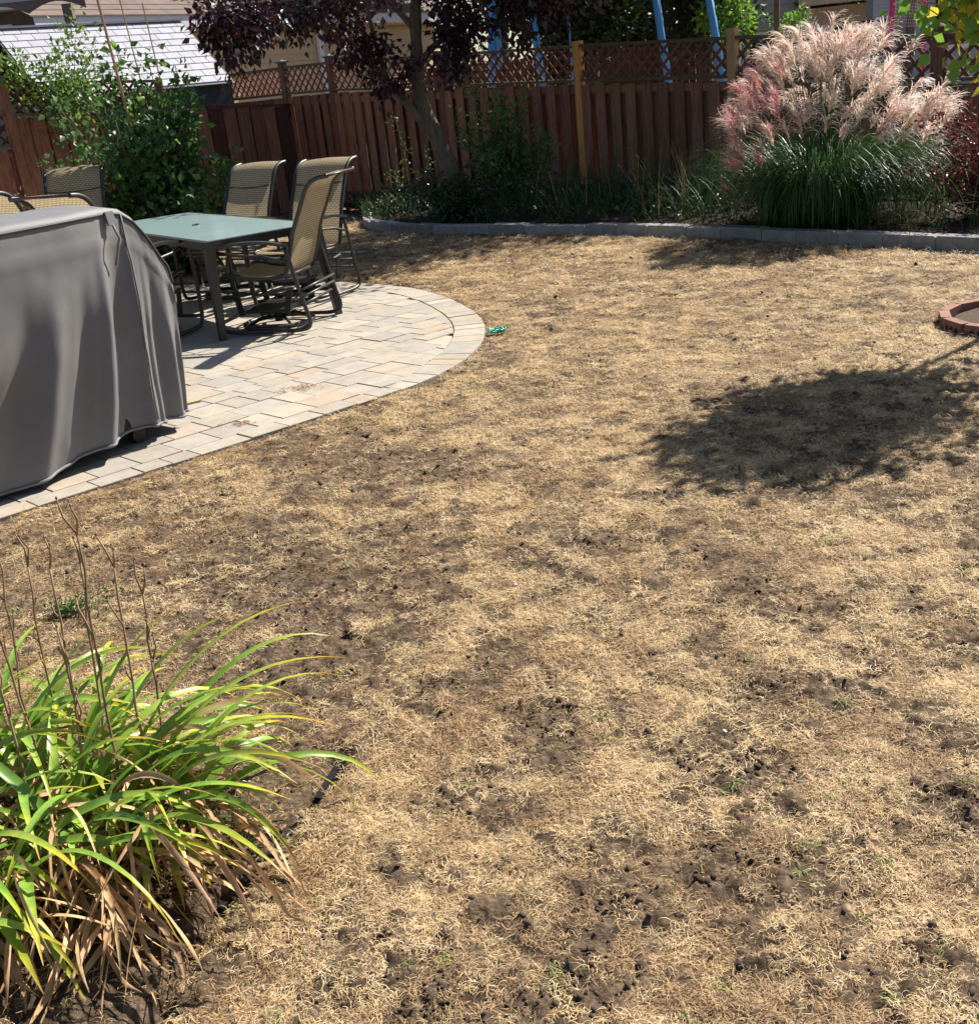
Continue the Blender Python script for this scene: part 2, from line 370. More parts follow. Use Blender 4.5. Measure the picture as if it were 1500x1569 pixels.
def build_lawn():
    ys = [-8, -5, -3, -1.5, -.5, .2, .6]; y = .9
    while y < 17: ys.append(y); y += max(.0075, .0038*y)
    while y < 400: ys.append(y); y += .08*y
    ys = np.array(ys); u = np.concatenate([-np.array([60, 25, 10, 5, 2.6, 1.7]), np.linspace(-1.15, 1.15, 330), np.array([1.7, 2.6, 5, 10, 25, 60])])
    Y, U = np.meshgrid(ys, u, indexing='ij'); X = U*(.25+np.abs(Y)*.50)
    X = X+(-.03*Y)
    Z = relief(X, Y); far = (np.abs(U) > 1.2) | (Y > 17)
    Z = np.where(far & ~inpoly(X, Y, PPOLY), gz(X, Y)-.01, Z)
    nr, nc = X.shape; idx = np.arange(nr*nc).reshape(nr, nc)
    F = np.stack([idx[:-1,:-1], idx[:-1,1:], idx[1:,1:], idx[1:,:-1]], -1).reshape(-1, 4)
    me = np_mesh('lawn', np.stack([X, Y, Z], -1).reshape(-1, 3), F, True, {'straw': straw(X, Y)})
    m = bpy.data.materials.new('dead_lawn'); m.use_nodes = True; nt = m.node_tree; N = nt.nodes; L = nt.links
    bs = N['Principled BSDF']; bs.inputs['Roughness'].default_value = .95; bs.inputs['Specular IOR Level'].default_value = .1
    tc = N.new('ShaderNodeTexCoord'); at = N.new('ShaderNodeAttribute'); at.attribute_name = 'straw'
    def noise(s, d=6, r=.65, st=None):
        n = N.new('ShaderNodeTexNoise'); n.inputs['Scale'].default_value = s; n.inputs['Detail'].default_value = d; n.inputs['Roughness'].default_value = r
        if st:
            mp = N.new('ShaderNodeMapping'); mp.inputs['Scale'].default_value = st[:3]; mp.inputs['Rotation'].default_value = (0, 0, st[3]); L.new(tc.outputs['Object'], mp.inputs[0]); L.new(mp.outputs[0], n.inputs['Vector'])
        else: L.new(tc.outputs['Object'], n.inputs['Vector'])
        return n.outputs['Fac']
    def ramp(src, els):
        r = N.new('ShaderNodeValToRGB'); e = r.color_ramp.elements
        e[0].position, e[0].color = els[0][0], (*els[0][1], 1); e[1].position, e[1].color = els[1][0], (*els[1][1], 1)
        for p, c in els[2:]: q = e.new(p); q.color = (*c, 1)
        L.new(src, r.inputs[0]); return r.outputs[0]
    def mixc(f, a, b, bt='MIX'):
        mx = N.new('ShaderNodeMix'); mx.data_type = 'RGBA'; mx.blend_type = bt
        if isinstance(f, float): mx.inputs[0].default_value = f
        else: L.new(f, mx.inputs[0])
        L.new(a, mx.inputs[6]); L.new(b, mx.inputs[7]); return mx.outputs[2]
    soil = ramp(noise(30, 10, .75), [(.36,(.04,.027,.018)), (.66,(.28,.20,.135)), (.5,(.125,.087,.058))])
    fibre1 = noise(60, 4, .7, (1, .22, 1, .5)); fibre2 = noise(60, 4, .7, (.22, 1, 1, .2))
    st1 = ramp(fibre1, [(.43,(.065,.043,.028)), (.60,(.68,.51,.34)), (.52,(.29,.205,.13))])  # dark ramp ends put soil and shadow gaps between strands into the colour
    st2 = ramp(fibre2, [(.43,(.065,.043,.028)), (.60,(.66,.50,.335)), (.52,(.28,.20,.125))])
    stw = mixc(noise(9, 2), st1, st2)
    tint = ramp(noise(1.3, 3), [(.35,(.82,.78,.76)), (.65,(1.12,1.1,1.0))])
    stw = mixc(1.0, stw, tint, 'MULTIPLY')
    mth = N.new('ShaderNodeMath'); mth.operation = 'MULTIPLY_ADD'; mth.inputs[1].default_value = 1.5; 
    n3 = N.new('ShaderNodeMath'); n3.operation = 'SUBTRACT'; L.new(noise(16, 6, .7), n3.inputs[0]); n3.inputs[1].default_value = .62
    L.new(n3.outputs[0], mth.inputs[0]); ma = N.new('ShaderNodeMath'); ma.operation = 'MULTIPLY'; L.new(at.outputs['Fac'], ma.inputs[0]); ma.inputs[1].default_value = 1.0
    L.new(ma.outputs[0], mth.inputs[2]); mth.use_clamp = True
    L.new(mixc(mth.outputs[0], soil, stw), bs.inputs['Base Color'])
    bn = N.new('ShaderNodeBump'); bn.inputs['Strength'].default_value = 1.0; bn.inputs['Distance'].default_value = .02
    L.new(noise(55, 8, .7), bn.inputs['Height']); L.new(bn.outputs[0], bs.inputs['Normal'])
    o = obj('lawn', me, m); tag(o, kind='structure'); o['label'] = 'dead brown lawn with bare soil patches'
build_lawn()

# ------------------------------------------------------------ straw thatch, instanced tufts
def blade_mat(name, cols):
    m = bpy.data.materials.new(name); m.use_nodes = True; nt = m.node_tree; N = nt.nodes; L = nt.links
    bs = N['Principled BSDF']; bs.inputs['Roughness'].default_value = .6; bs.inputs['Specular IOR Level'].default_value = .3
    at = N.new('ShaderNodeAttribute'); at.attribute_name = 'hue'
    r = N.new('ShaderNodeValToRGB'); e = r.color_ramp.elements
    e[0].position, e[0].color = 0, (*cols[0], 1); e[1].position, e[1].color = 1, (*cols[-1], 1)
    for k in range(1, len(cols)-1): q = e.new(k/(len(cols)-1)); q.color = (*cols[k], 1)
    L.new(at.outputs['Fac'], r.inputs[0])
    oi = N.new('ShaderNodeObjectInfo'); hs = N.new('ShaderNodeHueSaturation'); mr = N.new('ShaderNodeMapRange')
    mr.inputs[3].default_value = .75; mr.inputs[4].default_value = 1.2
    L.new(oi.outputs['Random'], mr.inputs[0]); L.new(mr.outputs[0], hs.inputs['Value']); L.new(r.outputs[0], hs.inputs['Color'])
    L.new(hs.outputs[0], bs.inputs['Base Color'])
    tr = N.new('ShaderNodeBsdfTranslucent'); L.new(hs.outputs[0], tr.inputs[0]); ms = N.new('ShaderNodeMixShader'); ms.inputs[0].default_value = .25
    out = [n for n in N if n.type == 'OUTPUT_MATERIAL'][0]
    L.new(bs.outputs[0], ms.inputs[1]); L.new(tr.outputs[0], ms.inputs[2]); L.new(ms.outputs[0], out.inputs[0])
    return m
SM = blade_mat('straw_blade', [(.26,.145,.07),(.52,.36,.19),(.64,.47,.26),(.74,.54,.24),(.80,.63,.39),(.57,.42,.26),(.88,.75,.54)])
def tuft(seed, n, spread, lmin, lmax, wmin, wmax, flat):
    r = np.random.RandomState(seed); V = []; F = []; H = []; k = 0
    for i in range(n):
        a0 = r.uniform(0, 6.283); rr = spread*math.sqrt(r.uniform()); p = np.array([rr*math.cos(a0), rr*math.sin(a0), r.uniform(-.002, .004)])
        az = r.uniform(0, 6.283); el = r.uniform(.05, .5) if r.uniform() < flat else r.uniform(.5, 1.25)
        Ln = r.uniform(lmin, lmax); wd = r.uniform(wmin, wmax); seg = 4; turn = r.uniform(-.45, .45) if r.uniform() < .75 else r.uniform(-.9, .9); drop = r.uniform(.15, .45)+.2*el; h = r.uniform()
        for q in range(seg+1):
            d = np.array([math.cos(az)*math.cos(el), math.sin(az)*math.cos(el), math.sin(el)])
            sd_ = np.array([-math.sin(az), math.cos(az), 0.35*math.sin(q+i)])*wd*(1-.75*(q/seg)**2)*.5
            V += [p-sd_, p+sd_]; H += [h, h]
            if q < seg: F.append((k+2*q, k+2*q+1, k+2*q+3, k+2*q+2))
            p = p+d*Ln/seg; az += turn; el -= drop
            if p[2] < .0015: el = max(el, .05)
        k += 2*(seg+1)
    return np_mesh('thatch_tuft', V, F, False, {'hue': H})
def scatter(name, label, pts, rots, scl, protos, mt):
    """instances the proto meshes on given points with geometry nodes (one stuff object)"""
    me = bpy.data.meshes.new(name); me.vertices.add(len(pts)); me.vertices.foreach_set('co', np.asarray(pts, dtype=np.float32).ravel())
    a = me.attributes.new('rot', 'FLOAT_VECTOR', 'POINT'); a.data.foreach_set('vector', np.asarray(rots, dtype=np.float32).ravel())
    a = me.attributes.new('scl', 'FLOAT', 'POINT'); a.data.foreach_set('value', np.asarray(scl, dtype=np.float32))
    c = bpy.data.collections.new(name+'_sources')
    for k, p in enumerate(protos):
        p.materials.append(mt); o = bpy.data.objects.new('tuft_source', p); c.objects.link(o)
    ng = bpy.data.node_groups.new(name, 'GeometryNodeTree')
    ng.interface.new_socket('Geometry', in_out='INPUT', socket_type='NodeSocketGeometry')
    ng.interface.new_socket('Geometry', in_out='OUTPUT', socket_type='NodeSocketGeometry')
    N = ng.nodes; L = ng.links; gi = N.new('NodeGroupInput'); go = N.new('NodeGroupOutput')
    ip = N.new('GeometryNodeInstanceOnPoints'); ci = N.new('GeometryNodeCollectionInfo'); ci.inputs[0].default_value = c
    ci.inputs['Separate Children'].default_value = True; ci.inputs['Reset Children'].default_value = True
    m2p = N.new('GeometryNodeMeshToPoints'); L.new(gi.outputs[0], m2p.inputs[0]); L.new(m2p.outputs[0], ip.inputs['Points'])
    L.new(ci.outputs[0], ip.inputs['Instance']); ip.inputs['Pick Instance'].default_value = True
    ra = N.new('GeometryNodeInputNamedAttribute'); ra.data_type = 'FLOAT_VECTOR'; ra.inputs[0].default_value = 'rot'
    sa = N.new('GeometryNodeInputNamedAttribute'); sa.data_type = 'FLOAT'; sa.inputs[0].default_value = 'scl'
    L.new(ra.outputs[0], ip.inputs['Rotation']); L.new(sa.outputs[0], ip.inputs['Scale'])
    rv = N.new('FunctionNodeRandomValue'); rv.data_type = 'INT'; rv.inputs[4].default_value = 0; rv.inputs[5].default_value = len(protos)-1
    L.new(rv.outputs[2], ip.inputs['Instance Index'])
    L.new(ip.outputs[0], go.inputs[0])
    o = obj(name, me, None); md = o.modifiers.new('scatter', 'NODES'); md.node_group = ng
    tag(o, label, name.replace('_', ' '), kind='stuff'); return o
def lawn_points(bands, thr):
    P = []; S = []
    for y0, y1, dens, sc in bands:
        xm = .25+y1*.52; n = int(dens*(y1-y0)*2*xm)
        x = NR.uniform(-xm, xm, n)-.02*y1; y = NR.uniform(y0, y1, n)
        st = straw(x, y); keep = (NR.uniform(size=n) < thr(st)) & ~inpoly(x, y, PPOLY+0) & ~inpoly(x, y, BEDP)
        keep &= (pdist(x, y, EDGE) > .015) & (np.abs(x+.02*y1) < .25+y*.52)
        keep &= np.hypot(x-3.0, y-5.83) > .36
        x, y = x[keep], y[keep]; P.append(np.stack([x, y, relief(x, y)-.002], -1)); S.append(sc*NR.uniform(.75, 1.3, len(x)))
    return np.concatenate(P), np.concatenate(S)
P_, S_ = lawn_points([(1.0,2.2,4200,.75), (2.2,3.4,3300,.85), (3.4,5,2200,1.0), (5,7.5,1150,1.25), (7.5,11,520,1.7), (11,16.5,160,2.3)], lambda s: .07+.93*s)
r_ = np.zeros((len(P_), 3)); r_[:, 2] = NR.uniform(0, 6.283, len(P_)); r_[:, 0] = NR.normal(0, .12, len(P_)); r_[:, 1] = NR.normal(0, .12, len(P_))
tone = .35*fbm(P_[:, 0], P_[:, 1], 2.4, 77, 3)+.65*fbm(P_[:, 0], P_[:, 1], 11, 78, 2)+NR.normal(0, .07, len(P_))
kA = tone > .47
scatter('dead_grass', 'matted pale straw coloured dead grass lying over the lawn', P_[kA], r_[kA], S_[kA],
        [tuft(100+k, 40, .036, .009, .043, .0008, .0019, .95) for k in range(8)], SM)
SB = blade_mat('brown_straw_blade', [(.12,.062,.03),(.29,.175,.09),(.43,.285,.15),(.54,.36,.175),(.62,.44,.25),(.37,.235,.12),(.20,.115,.055)])
scatter('brown_thatch', 'darker brown matted grass patches in the lawn', P_[~kA], r_[~kA], S_[~kA],
        [tuft(200+k, 34, .036, .008, .040, .0009, .0020, .96) for k in range(6)], SB)
# little green survivors
SG = blade_mat('green_blade', [(.10,.17,.04),(.20,.28,.06),(.30,.36,.10)])
n_ = 260; x_ = NR.uniform(-1, 1, n_); y_ = 1.3+7*NR.uniform(size=n_)**1.6; x_ = x_*(.2+.45*y_)
k_ = ~inpoly(x_, y_, PPOLY) & (pdist(x_, y_, EDGE) > .03); x_, y_ = x_[k_], y_[k_]
ex = np.array([(.08,1.53),(.03,1.52),(.46,2.0),(.50,2.02),(-1.3,3.35),(-1.35,3.4),(-1.28,3.3),(-1.4,3.38),(2.8,6.25)])
x_ = np.concatenate([x_, ex[:,0]]); y_ = np.concatenate([y_, ex[:,1]])
scatter('green_weeds', 'tiny green grass shoots scattered through the dead lawn', np.stack([x_, y_, relief(x_, y_)], -1),
        np.stack([0*x_, 0*x_, NR.uniform(0, 6, len(x_))], -1), NR.uniform(.4, .9, len(x_)),
        [tuft(300+k, 9, .02, .02, .05, .0018, .004, .5) for k in range(3)], SG)
# clods
def clod(seed):
    r = random.Random(seed); b = MB(); n = 7; rings = [(0,.0),( .55,.35),(.5,.75),(.0,1.0)]
    vs = []; fs = []
    lv = [(1.0,-.3),(1.1,.1),(.85,.5),(.4,.8)]
    for rr, z in lv:
        for k in range(n): a = 6.283*k/n; q = rr*r.uniform(.8, 1.2); vs.append((q*math.cos(a)*1.25, q*math.sin(a)*.8, z*.8*r.uniform(.85, 1.15)))
    vs.append((0, 0, .85))
    for l in range(3):
        for k in range(n): j = (k+1) % n; fs.append((l*n+k, l*n+j, l*n+n+j, l*n+n+k))
    for k in range(n): fs.append((3*n+k, 3*n+(k+1) % n, 4*n))
    b.add(vs, fs); return b.mesh('clod', True)
cp = []; cs = []
for cx, cy, rr in DARK:
    for k in range(60):
        x = cx+NR.normal(0, rr*.38); y = cy+NR.normal(0, rr*.30); cp.append((x, y)); cs.append(NR.uniform(.0015, .0055)*(2.2 if k % 14 == 0 else 1))
bx = NR.uniform(-1, 1, 11000); by = 1.2+9*NR.uniform(size=11000)**1.5; bx = bx*(.25+.5*by)
kk = NR.uniform(size=11000) < (1.0-straw(bx, by))**1.2; bx, by = bx[kk], by[kk]
cp += list(zip(bx, by)); cs += list((.0014+.0055*NR.uniform(size=len(bx))**3)*(1+.15*by))
cp = np.array(cp); cs = np.array(cs); k_ = ~inpoly(cp[:,0], cp[:,1], PPOLY); cp, cs = cp[k_], cs[k_]
scatter('soil_crumbs', 'dark crumbs and clods of loose soil on the bare patches', np.stack([cp[:,0], cp[:,1], relief(cp[:,0], cp[:,1])], -1),
        NR.uniform(-.6, 6, (len(cp), 3))*np.array([.2, .2, 1]), cs, [clod(k) for k in range(5)], M['clod'])
# fallen leaf crumbs and pale chips
def chip(seed):
    r = random.Random(seed); b = MB(); p = [(r.uniform(.7, 1.2)*math.cos(a), r.uniform(.4, .7)*math.sin(a), r.uniform(0, .35)) for a in (0, 1, 2, 3.1, 4.2, 5.2)]
    b.add(p+[(0, 0, .25)], [(k, (k+1) % 6, 6) for k in range(6)]); return b.mesh('chip')
lm = mat('fallen_leaf', (.26,.14,.085), (.13,.07,.045), rough=.7, bump=0, rnd=.5, hue=.02)
n_ = 520; y_ = 1.5+9.5*NR.uniform(size=n_)**.8; x_ = NR.uniform(-1, 1, n_)*(.25+.48*y_)
xs = NR.normal(-.2, .9, 900); ys_ = NR.normal(10.3, 1.0, 900); x_ = np.concatenate([x_, xs]); y_ = np.concatenate([y_, ys_])
k_ = ~inpoly(x_, y_, BEDP) & ~inpoly(x_, y_, PPOLY) & (y_ < 15); x_, y_ = x_[k_], y_[k_]
scatter('fallen_leaves', 'small brown fallen leaves scattered on the dead lawn', np.stack([x_, y_, relief(x_, y_)+.008], -1), NR.uniform(-.5, 6, (len(x_), 3))*np.array([.15, .15, 1]), NR.uniform(.005, .013, len(x_)), [chip(k) for k in range(4)], lm)
n_ = 30; y_ = 1.5+8*NR.uniform(size=n_); x_ = NR.uniform(-1, 1, n_)*(.2+.45*y_); k_ = ~inpoly(x_, y_, PPOLY) & ~inpoly(x_, y_, BEDP); x_, y_ = x_[k_], y_[k_]
scatter('pale_chips', 'pale chips of stone and dry leaf scattered on the lawn', np.stack([x_, y_, relief(x_, y_)+.008], -1), NR.uniform(-.5, 6, (len(x_), 3))*np.array([.15, .15, 1]), NR.uniform(.004, .009, len(x_)), [chip(k+9) for k in range(3)], M['pebble'])

# ------------------------------------------------------------ patio
def clip(poly, A, B):
    out = []; n = len(poly)
    def sd(p): return (B[0]-A[0])*(p[1]-A[1])-(B[1]-A[1])*(p[0]-A[0])
    for i in range(n):
        p, q = poly[i], poly[(i+1) % n]; a, b = sd(p), sd(q)
        if a >= 0: out.append(p)
        if (a >= 0) != (b >= 0): t = a/(a-b); out.append((p[0]+(q[0]-p[0])*t, p[1]+(q[1]-p[1])*t))
    return out
def area(p): return abs(sum(p[i][0]*p[(i+1) % len(p)][1]-p[(i+1) % len(p)][0]*p[i][1] for i in range(len(p))))/2
def hull(pts):
    pts = sorted(set(pts)); 
    def half(ps):
        h = []
        for p in ps:
            while len(h) > 1 and (h[-1][0]-h[-2][0])*(p[1]-h[-2][1])-(h[-1][1]-h[-2][1])*(p[0]-h[-2][0]) <= 0: h.pop()
            h.append(p)
        return h[:-1]
    return half(pts)+half(pts[::-1])
bd = MB(); bp = [(p.x, p.y) for p in EDGE]+[(-9,11.3),(-9,.2)]
bd.add([(x, y, -.012) for x, y in bp]+[(x, y, -.12) for x, y in bp], [tuple(range(len(bp)))]+[(i, i+len(bp), (i+1) % len(bp)+len(bp), (i+1) % len(bp)) for i in range(len(bp))])
patio = tag(bd.build('patio', M['joint']), kind='structure'); patio['label'] = 'curved patio of pale tumbled pavers'
i0 = 4*6-1                         # where the ring course starts
arc = EDGE[i0:]
def offs(line, d):
    o = []
    for i, p in enumerate(line):
        t = (line[min(i+1, len(line)-1)]-line[max(i-1, 0)]).normalized(); o.append(p+Vector((-t.y, t.x))*d*min(1, (i+.15)/5))
    return o
inner = offs(arc, .205)
field = hull([(p.x, p.y) for p in EDGE[:i0+1]]+[(p.x, p.y) for p in offs(arc, .212)[1:]]+[(-9,11.2),(-9,.4)])
allp = []
# ring course
cum = 0; last = 0; pts_o = arc; seg = []; step = .165
dist_ = [0]
for i in range(1, len(arc)): dist_.append(dist_[-1]+(arc[i]-arc[i-1]).length)
def at_d(line, d):
    for i in range(1, len(dist_)):
        if dist_[i] >= d: t = (d-dist_[i-1])/(dist_[i]-dist_[i-1]); return line[i-1].lerp(line[i], t)
    return line[-1]
d = 0.0
while d < dist_[-1]-.3 and d < 6.5:
    e = d+R.choice([.13,.17,.21]); g = .002
    a, b, c_, q = at_d(arc, d+g), at_d(arc, e-g), at_d(inner, e-g), at_d(inner, d+g)
    allp.append([tuple(a), tuple(b), tuple(c_), tuple(q)]); d = e
# field courses run along FB, widths across FA
uA = Vector((.695, -.719)); uB = Vector((.755, .656)); O = Vector((-2.0, 4.35))
a = -8.6
while a < .6:
    wdt = R.choice([.215,.215,.145]); b = -4.0+R.uniform(0, .2)
    b_end = 8.5
    while b < b_end:
        ln = R.choice([.145,.215,.28,.215]); g = .002
        g2 = .0034; P4 = [O+uA*(a+g2)+uB*(b+g), O+uA*(a+g2)+uB*(b+ln-g), O+uA*(a+wdt-g2)+uB*(b+ln-g), O+uA*(a+wdt-g2)+uB*(b+g)]
        b += ln
        pl = [tuple(p) for p in P4]
        if max(p[1] for p in pl) < 3.6: continue
        for k in range(len(field)):
            pl = clip(pl, field[k], field[(k+1) % len(field)])
            if len(pl) < 3: break
        if len(pl) >= 3 and area(pl) > .003:
            q = [pl[0]]
            for p in pl[1:]:
                if math.hypot(p[0]-q[-1][0], p[1]-q[-1][1]) > .004: q.append(p)
            if math.hypot(q[0][0]-q[-1][0], q[0][1]-q[-1][1]) < .004: q.pop()
            if len(q) >= 3: allp.append(q)
    a += wdt
def vis(p):
    x = sum(q[0] for q in p)/len(p); y = sum(q[1] for q in p)/len(p)
    return y/1.0+max(0, (-x-.47*y)*8) + (5 if y > 9.6 else 0)
allp.sort(key=vis)
for k, p in enumerate(allp[:300]):
    cx = sum(q[0] for q in p)/len(p); cy = sum(q[1] for q in p)/len(p)
    if area(p) > 1e9: continue
    b = MB(); z = R.uniform(-.0025, .0025); b.prism([(q[0]-cx, q[1]-cy) for q in p][::1], -.04, .016+z, .0025)
    # keep outward winding
    if sum(p[i][0]*p[(i+1) % len(p)][1]-p[(i+1) % len(p)][0]*p[i][1] for i in range(len(p))) < 0: b.f = [f[::-1] for f in b.f]
    o = b.build('paver', M['paver'], patio); o.location = (cx, cy, 0)
rest = MB()
for p in allp[300:]:
    if p[0][0] < -7: continue
    rest.prism(p, -.04, .016, .0025)
tag(rest.build('paver', M['paver'], patio), kind='stuff')
# dry clippings lying on the patio
for (cx, cy, rr, n_) in ((-.98,5.95,.10,70), (-1.22,5.35,.05,40), (-1.62,5.7,.04,20)):
    b = MB()
    for k in range(n_):
        x = cx+R.gauss(0, rr*.7); y = cy+R.gauss(0, rr*.4); a_ = R.uniform(0, 6.28); L_ = R.uniform(.01, .035)
        b.tube([(x, y, .019), (x+L_*.5*math.cos(a_), y+L_*.5*math.sin(a_), .025), (x+L_*math.cos(a_+.6), y+L_*math.sin(a_+.6), .019)], .0012, 3)
    tag(b.build('grass_clippings', M['lilydead']), 'pinch of dry clippings lying on the pavers, '+('largest, out in the middle of the patio' if n_ == 70 else 'by the lawn edge of the patio' if n_ == 40 else 'beside the stick at the grill'), 'clippings', kind='stuff')

# ------------------------------------------------------------ garden bed and kerb
fl = [(1.75+.682*t, 15.0-.731*t) for t in np.linspace(8.2, -6.3, 60)]
kn = [at for at in KC]
nb = 60; kk_ = [KC[int(round(i*(len(KC)-1)/(nb-1)))] for i in range(nb)]
V = []; F = []; m_ = 14
for i in range(nb):
    for j in range(m_):
        t = j/(m_-1); x = kk_[i].x*(1-t)+fl[i][0]*t; y = kk_[i].y*(1-t)+fl[i][1]*t
        V.append((x, y, float(gz(x, y))+.07+.05*t+.05*float(fbm(x, y, 3, 9, 3)-.5)))
for i in range(nb-1):
    for j in range(m_-1): q = i*m_+j; F.append((q, q+1, q+m_+1, q+m_))
tag(obj('garden_bed', np_mesh('garden_bed', V, F, True), M['bed']), kind='structure')
kerb = thing('garden_kerb', 'curved low grey concrete block kerb along the front of the garden bed', 'kerb', (KC[0].x, KC[0].y, 0))
cumk = [0]
for i in range(1, len(KC)): cumk.append(cumk[-1]+(KC[i]-KC[i-1]).length)
def kp(d):
    for i in range(1, len(cumk)):
        if cumk[i] >= d: t = (d-cumk[i-1])/(cumk[i]-cumk[i-1]); return KC[i-1].lerp(KC[i], t), (KC[i]-KC[i-1]).normalized()
    return KC[-1], (KC[-1]-KC[-2]).normalized()
d = 0
while d < cumk[-1]-.2:
    L_ = R.uniform(.30, .48); p, t = kp(d+.003); q, t2 = kp(d+L_-.003); n1 = Vector((-t.y, t.x))*-1; n2 = Vector((-t2.y, t2.x))*-1
    w_ = .13; z0 = float(gz((p.x+q.x)/2, (p.y+q.y)/2)); h_ = z0+.105+R.uniform(-.009, .009); b = MB()
    # n points to bed side (right of direction is bed)
    poly = [p, q, q+n2*w_, p+n1*w_]; loc = KC[0]
    pl = [(v.x-loc.x, v.y-loc.y) for v in poly]
    if sum(pl[i][0]*pl[(i+1) % 4][1]-pl[(i+1) % 4][0]*pl[i][1] for i in range(4)) < 0: pl = pl[::-1]
    b.prism(pl, z0-.06, h_, .010); b.build('kerb_stone', M['kerb'], kerb); d += L_

# ------------------------------------------------------------ fences
def fence_board(b, c, L_, w_=.14, th=.018): b.box(c, (w_, th, L_))
_bc = {}
def board_mesh(w_, th, h_):
    k = (w_, th, round(h_, 3))
    if k not in _bc: b = MB(); b.box((0, 0, h_/2), (w_, th, h_)); _bc[k] = b.mesh('board')
    return _bc[k]
def clip_rect(poly, x0, x1, y0, y1):
    for A, B in (((x0,y0),(x1,y0)), ((x1,y0),(x1,y1)), ((x1,y1),(x0,y1)), ((x0,y1),(x0,y0))):
        poly = clip(poly, A, B)
        if len(poly) < 3: return []
    return poly
def lattice(root, p0, ux, L_, z0, z1, mt, frame_mt, sp=.165, nm='lattice_slat', dz=0.):
    """diagonal slats in two layers; ux is the plan direction; root carries plan rotation"""
    H = z1-z0; w_ = .036
    for lay, sgn in ((-.007, 1), (.007, -1)):
        x = -H-sp
        while x < L_+H+sp:
            a = w_*.7071
            pl = [(x-a, -.2), (x+a, -.2), (x+a+sgn*(H+.4), H+.2), (x-a+sgn*(H+.4), H+.2)]
            pl = [(px_ - sgn*.0, py_) for px_, py_ in pl]
            if sum(pl[i][0]*pl[(i+1) % 4][1]-pl[(i+1) % 4][0]*pl[i][1] for i in range(4)) < 0: pl = pl[::-1]
            q = clip_rect(pl, 0, L_, 0, H)
            if len(q) >= 3 and area(q) > .0008:
                b = MB(); n = len(q)
                b.add([(s_[0], lay-.0045, s_[1]) for s_ in q]+[(s_[0], lay+.0045, s_[1]) for s_ in q],
                      [tuple(range(n)), tuple(range(2*n-1, n-1, -1))]+[(i, i+n, (i+1) % n+n, (i+1) % n) for i in range(n)])
                b.f = [f for f in b.f]
                o = b.build(nm, mt, root); o.location = (p0, 0, z0)
                if dz: o.rotation_euler = (0, -math.atan(dz), 0)
            x += sp
def fence_panel(root, x0, x1, zb0, zb1, zt0, zt1, lat, mt, post_mt=None, pitch=.25, bw=.15):
    L_ = x1-x0; slope = (zt1-zt0)/L_
    lh = .40 if lat else 0
    top0 = zt0-lh-(.05 if lat else .02); top1 = zt1-lh-(.05 if lat else .02)
    n = max(2, int(round(L_/pitch))); pt = L_/n
    for k in range(n):
        for side, off in ((-1, .25), (1, .75)):   # street side boards are wider and cover the gaps
            wd_ = bw if side < 0 else .225
            x = x0+(k+off)*pt; f = (x-x0)/L_
            h_ = top0+(top1-top0)*f-(zb0+(zb1-zb0)*f)-.03
            h_ = round(h_/.02)*.02
            o = obj('board', board_mesh(wd_, .018, h_), mt, root)
            o.location = (x+R.uniform(-.006, .006), side*.034, zb0+(zb1-zb0)*f+R.uniform(-.004, .004)); o.rotation_euler = (0, R.uniform(-.006, .006), 0)
    for fz in (.12, .93):
        b = MB(); z0 = zb0+(top0-zb0)*fz; z1 = zb1+(top1-zb1)*fz
        b.bar((x0, 0, z0), (x1, 0, z1), .045, .09); b.build('rail', mt, root)
    if lat:
        b = MB(); b.bar((x0, 0, zt0-lh-.03), (x1, 0, zt1-lh-.03), .11, .035); b.build('rail', M['rail'], root)
        b = MB(); b.bar((x0, 0, zt0-.02), (x1, 0, zt1-.02), .07, .038); b.build('rail', M['rail'], root)
        lattice(root, x0, None, L_, zt0-lh-.012, zt0-.04, lat, M['rail'], dz=slope)
    else:
        b = MB(); b.bar((x0, 0, zt0-.01), (x1, 0, zt1-.01), .15, .03); b.build('rail', M['rail'] if mt is not M['fence_dark'] else mt, root)
def fence_post(root, x, zb, zt, mt, w_=.095, cap=None):
    b = MB(); b.box((x, 0, (zb-.1+zt)/2), (w_, w_, zt-zb+.1)); o = b.build('post', mt, root)
    if cap:
        b = MB(); c = cap
        b.box((x, 0, zt+.008), (w_+.06, w_+.06, .022)); n = (w_+.03)/2
        b.add([(x-n,-n,zt+.019),(x+n,-n,zt+.019),(x+n,n,zt+.019),(x-n,n,zt+.019),(x,0,zt+.055)], [(0,1,4),(1,2,4),(2,3,4),(3,0,4)])
        b.build('post_cap', c, o)
angA = math.atan2(-.731, .682)
def yb(t): return float(np.interp(t, [-12,-6.5,-5.2,-2.6,0,2.3,8], [-.27,-.27,-.25,-.1,.04,.06,.06]))
def yt(t): return float(np.interp(t, [-12,-6.5,-5.2,-2.6,0,2.31,4.71,8], [2.06,2.06,2.04,1.93,1.83,1.715,1.51,1.42]))
segs = [(-2.6,-5.2), (0,-2.6), (2.31,0), (4.71,2.31), (7.1,4.71), (-5.2,-6.5)]
fA = thing('wooden_fence', 'long red-brown board fence with lattice top running behind the garden bed', 'fence', (1.75, 15.0, 0), angA)
for t1, t0 in segs:
    fence_panel(fA, t0+.05, t1-.05, yb(t0), yb(t1), yt(t0), yt(t1), M['lattice'], M['fence'])
fence_post(fA, -5.2, yb(-5.2), 2.10, M['lattice'], .10, M['shedwall'])
fence_post(fA, -2.6, yb(-2.6), 1.97, M['lattice'])
fence_post(fA, 0, 0, 1.87, M['newpost'], .10); fence_post(fA, 2.31, .05, 1.80, M['oldpost'], .10)
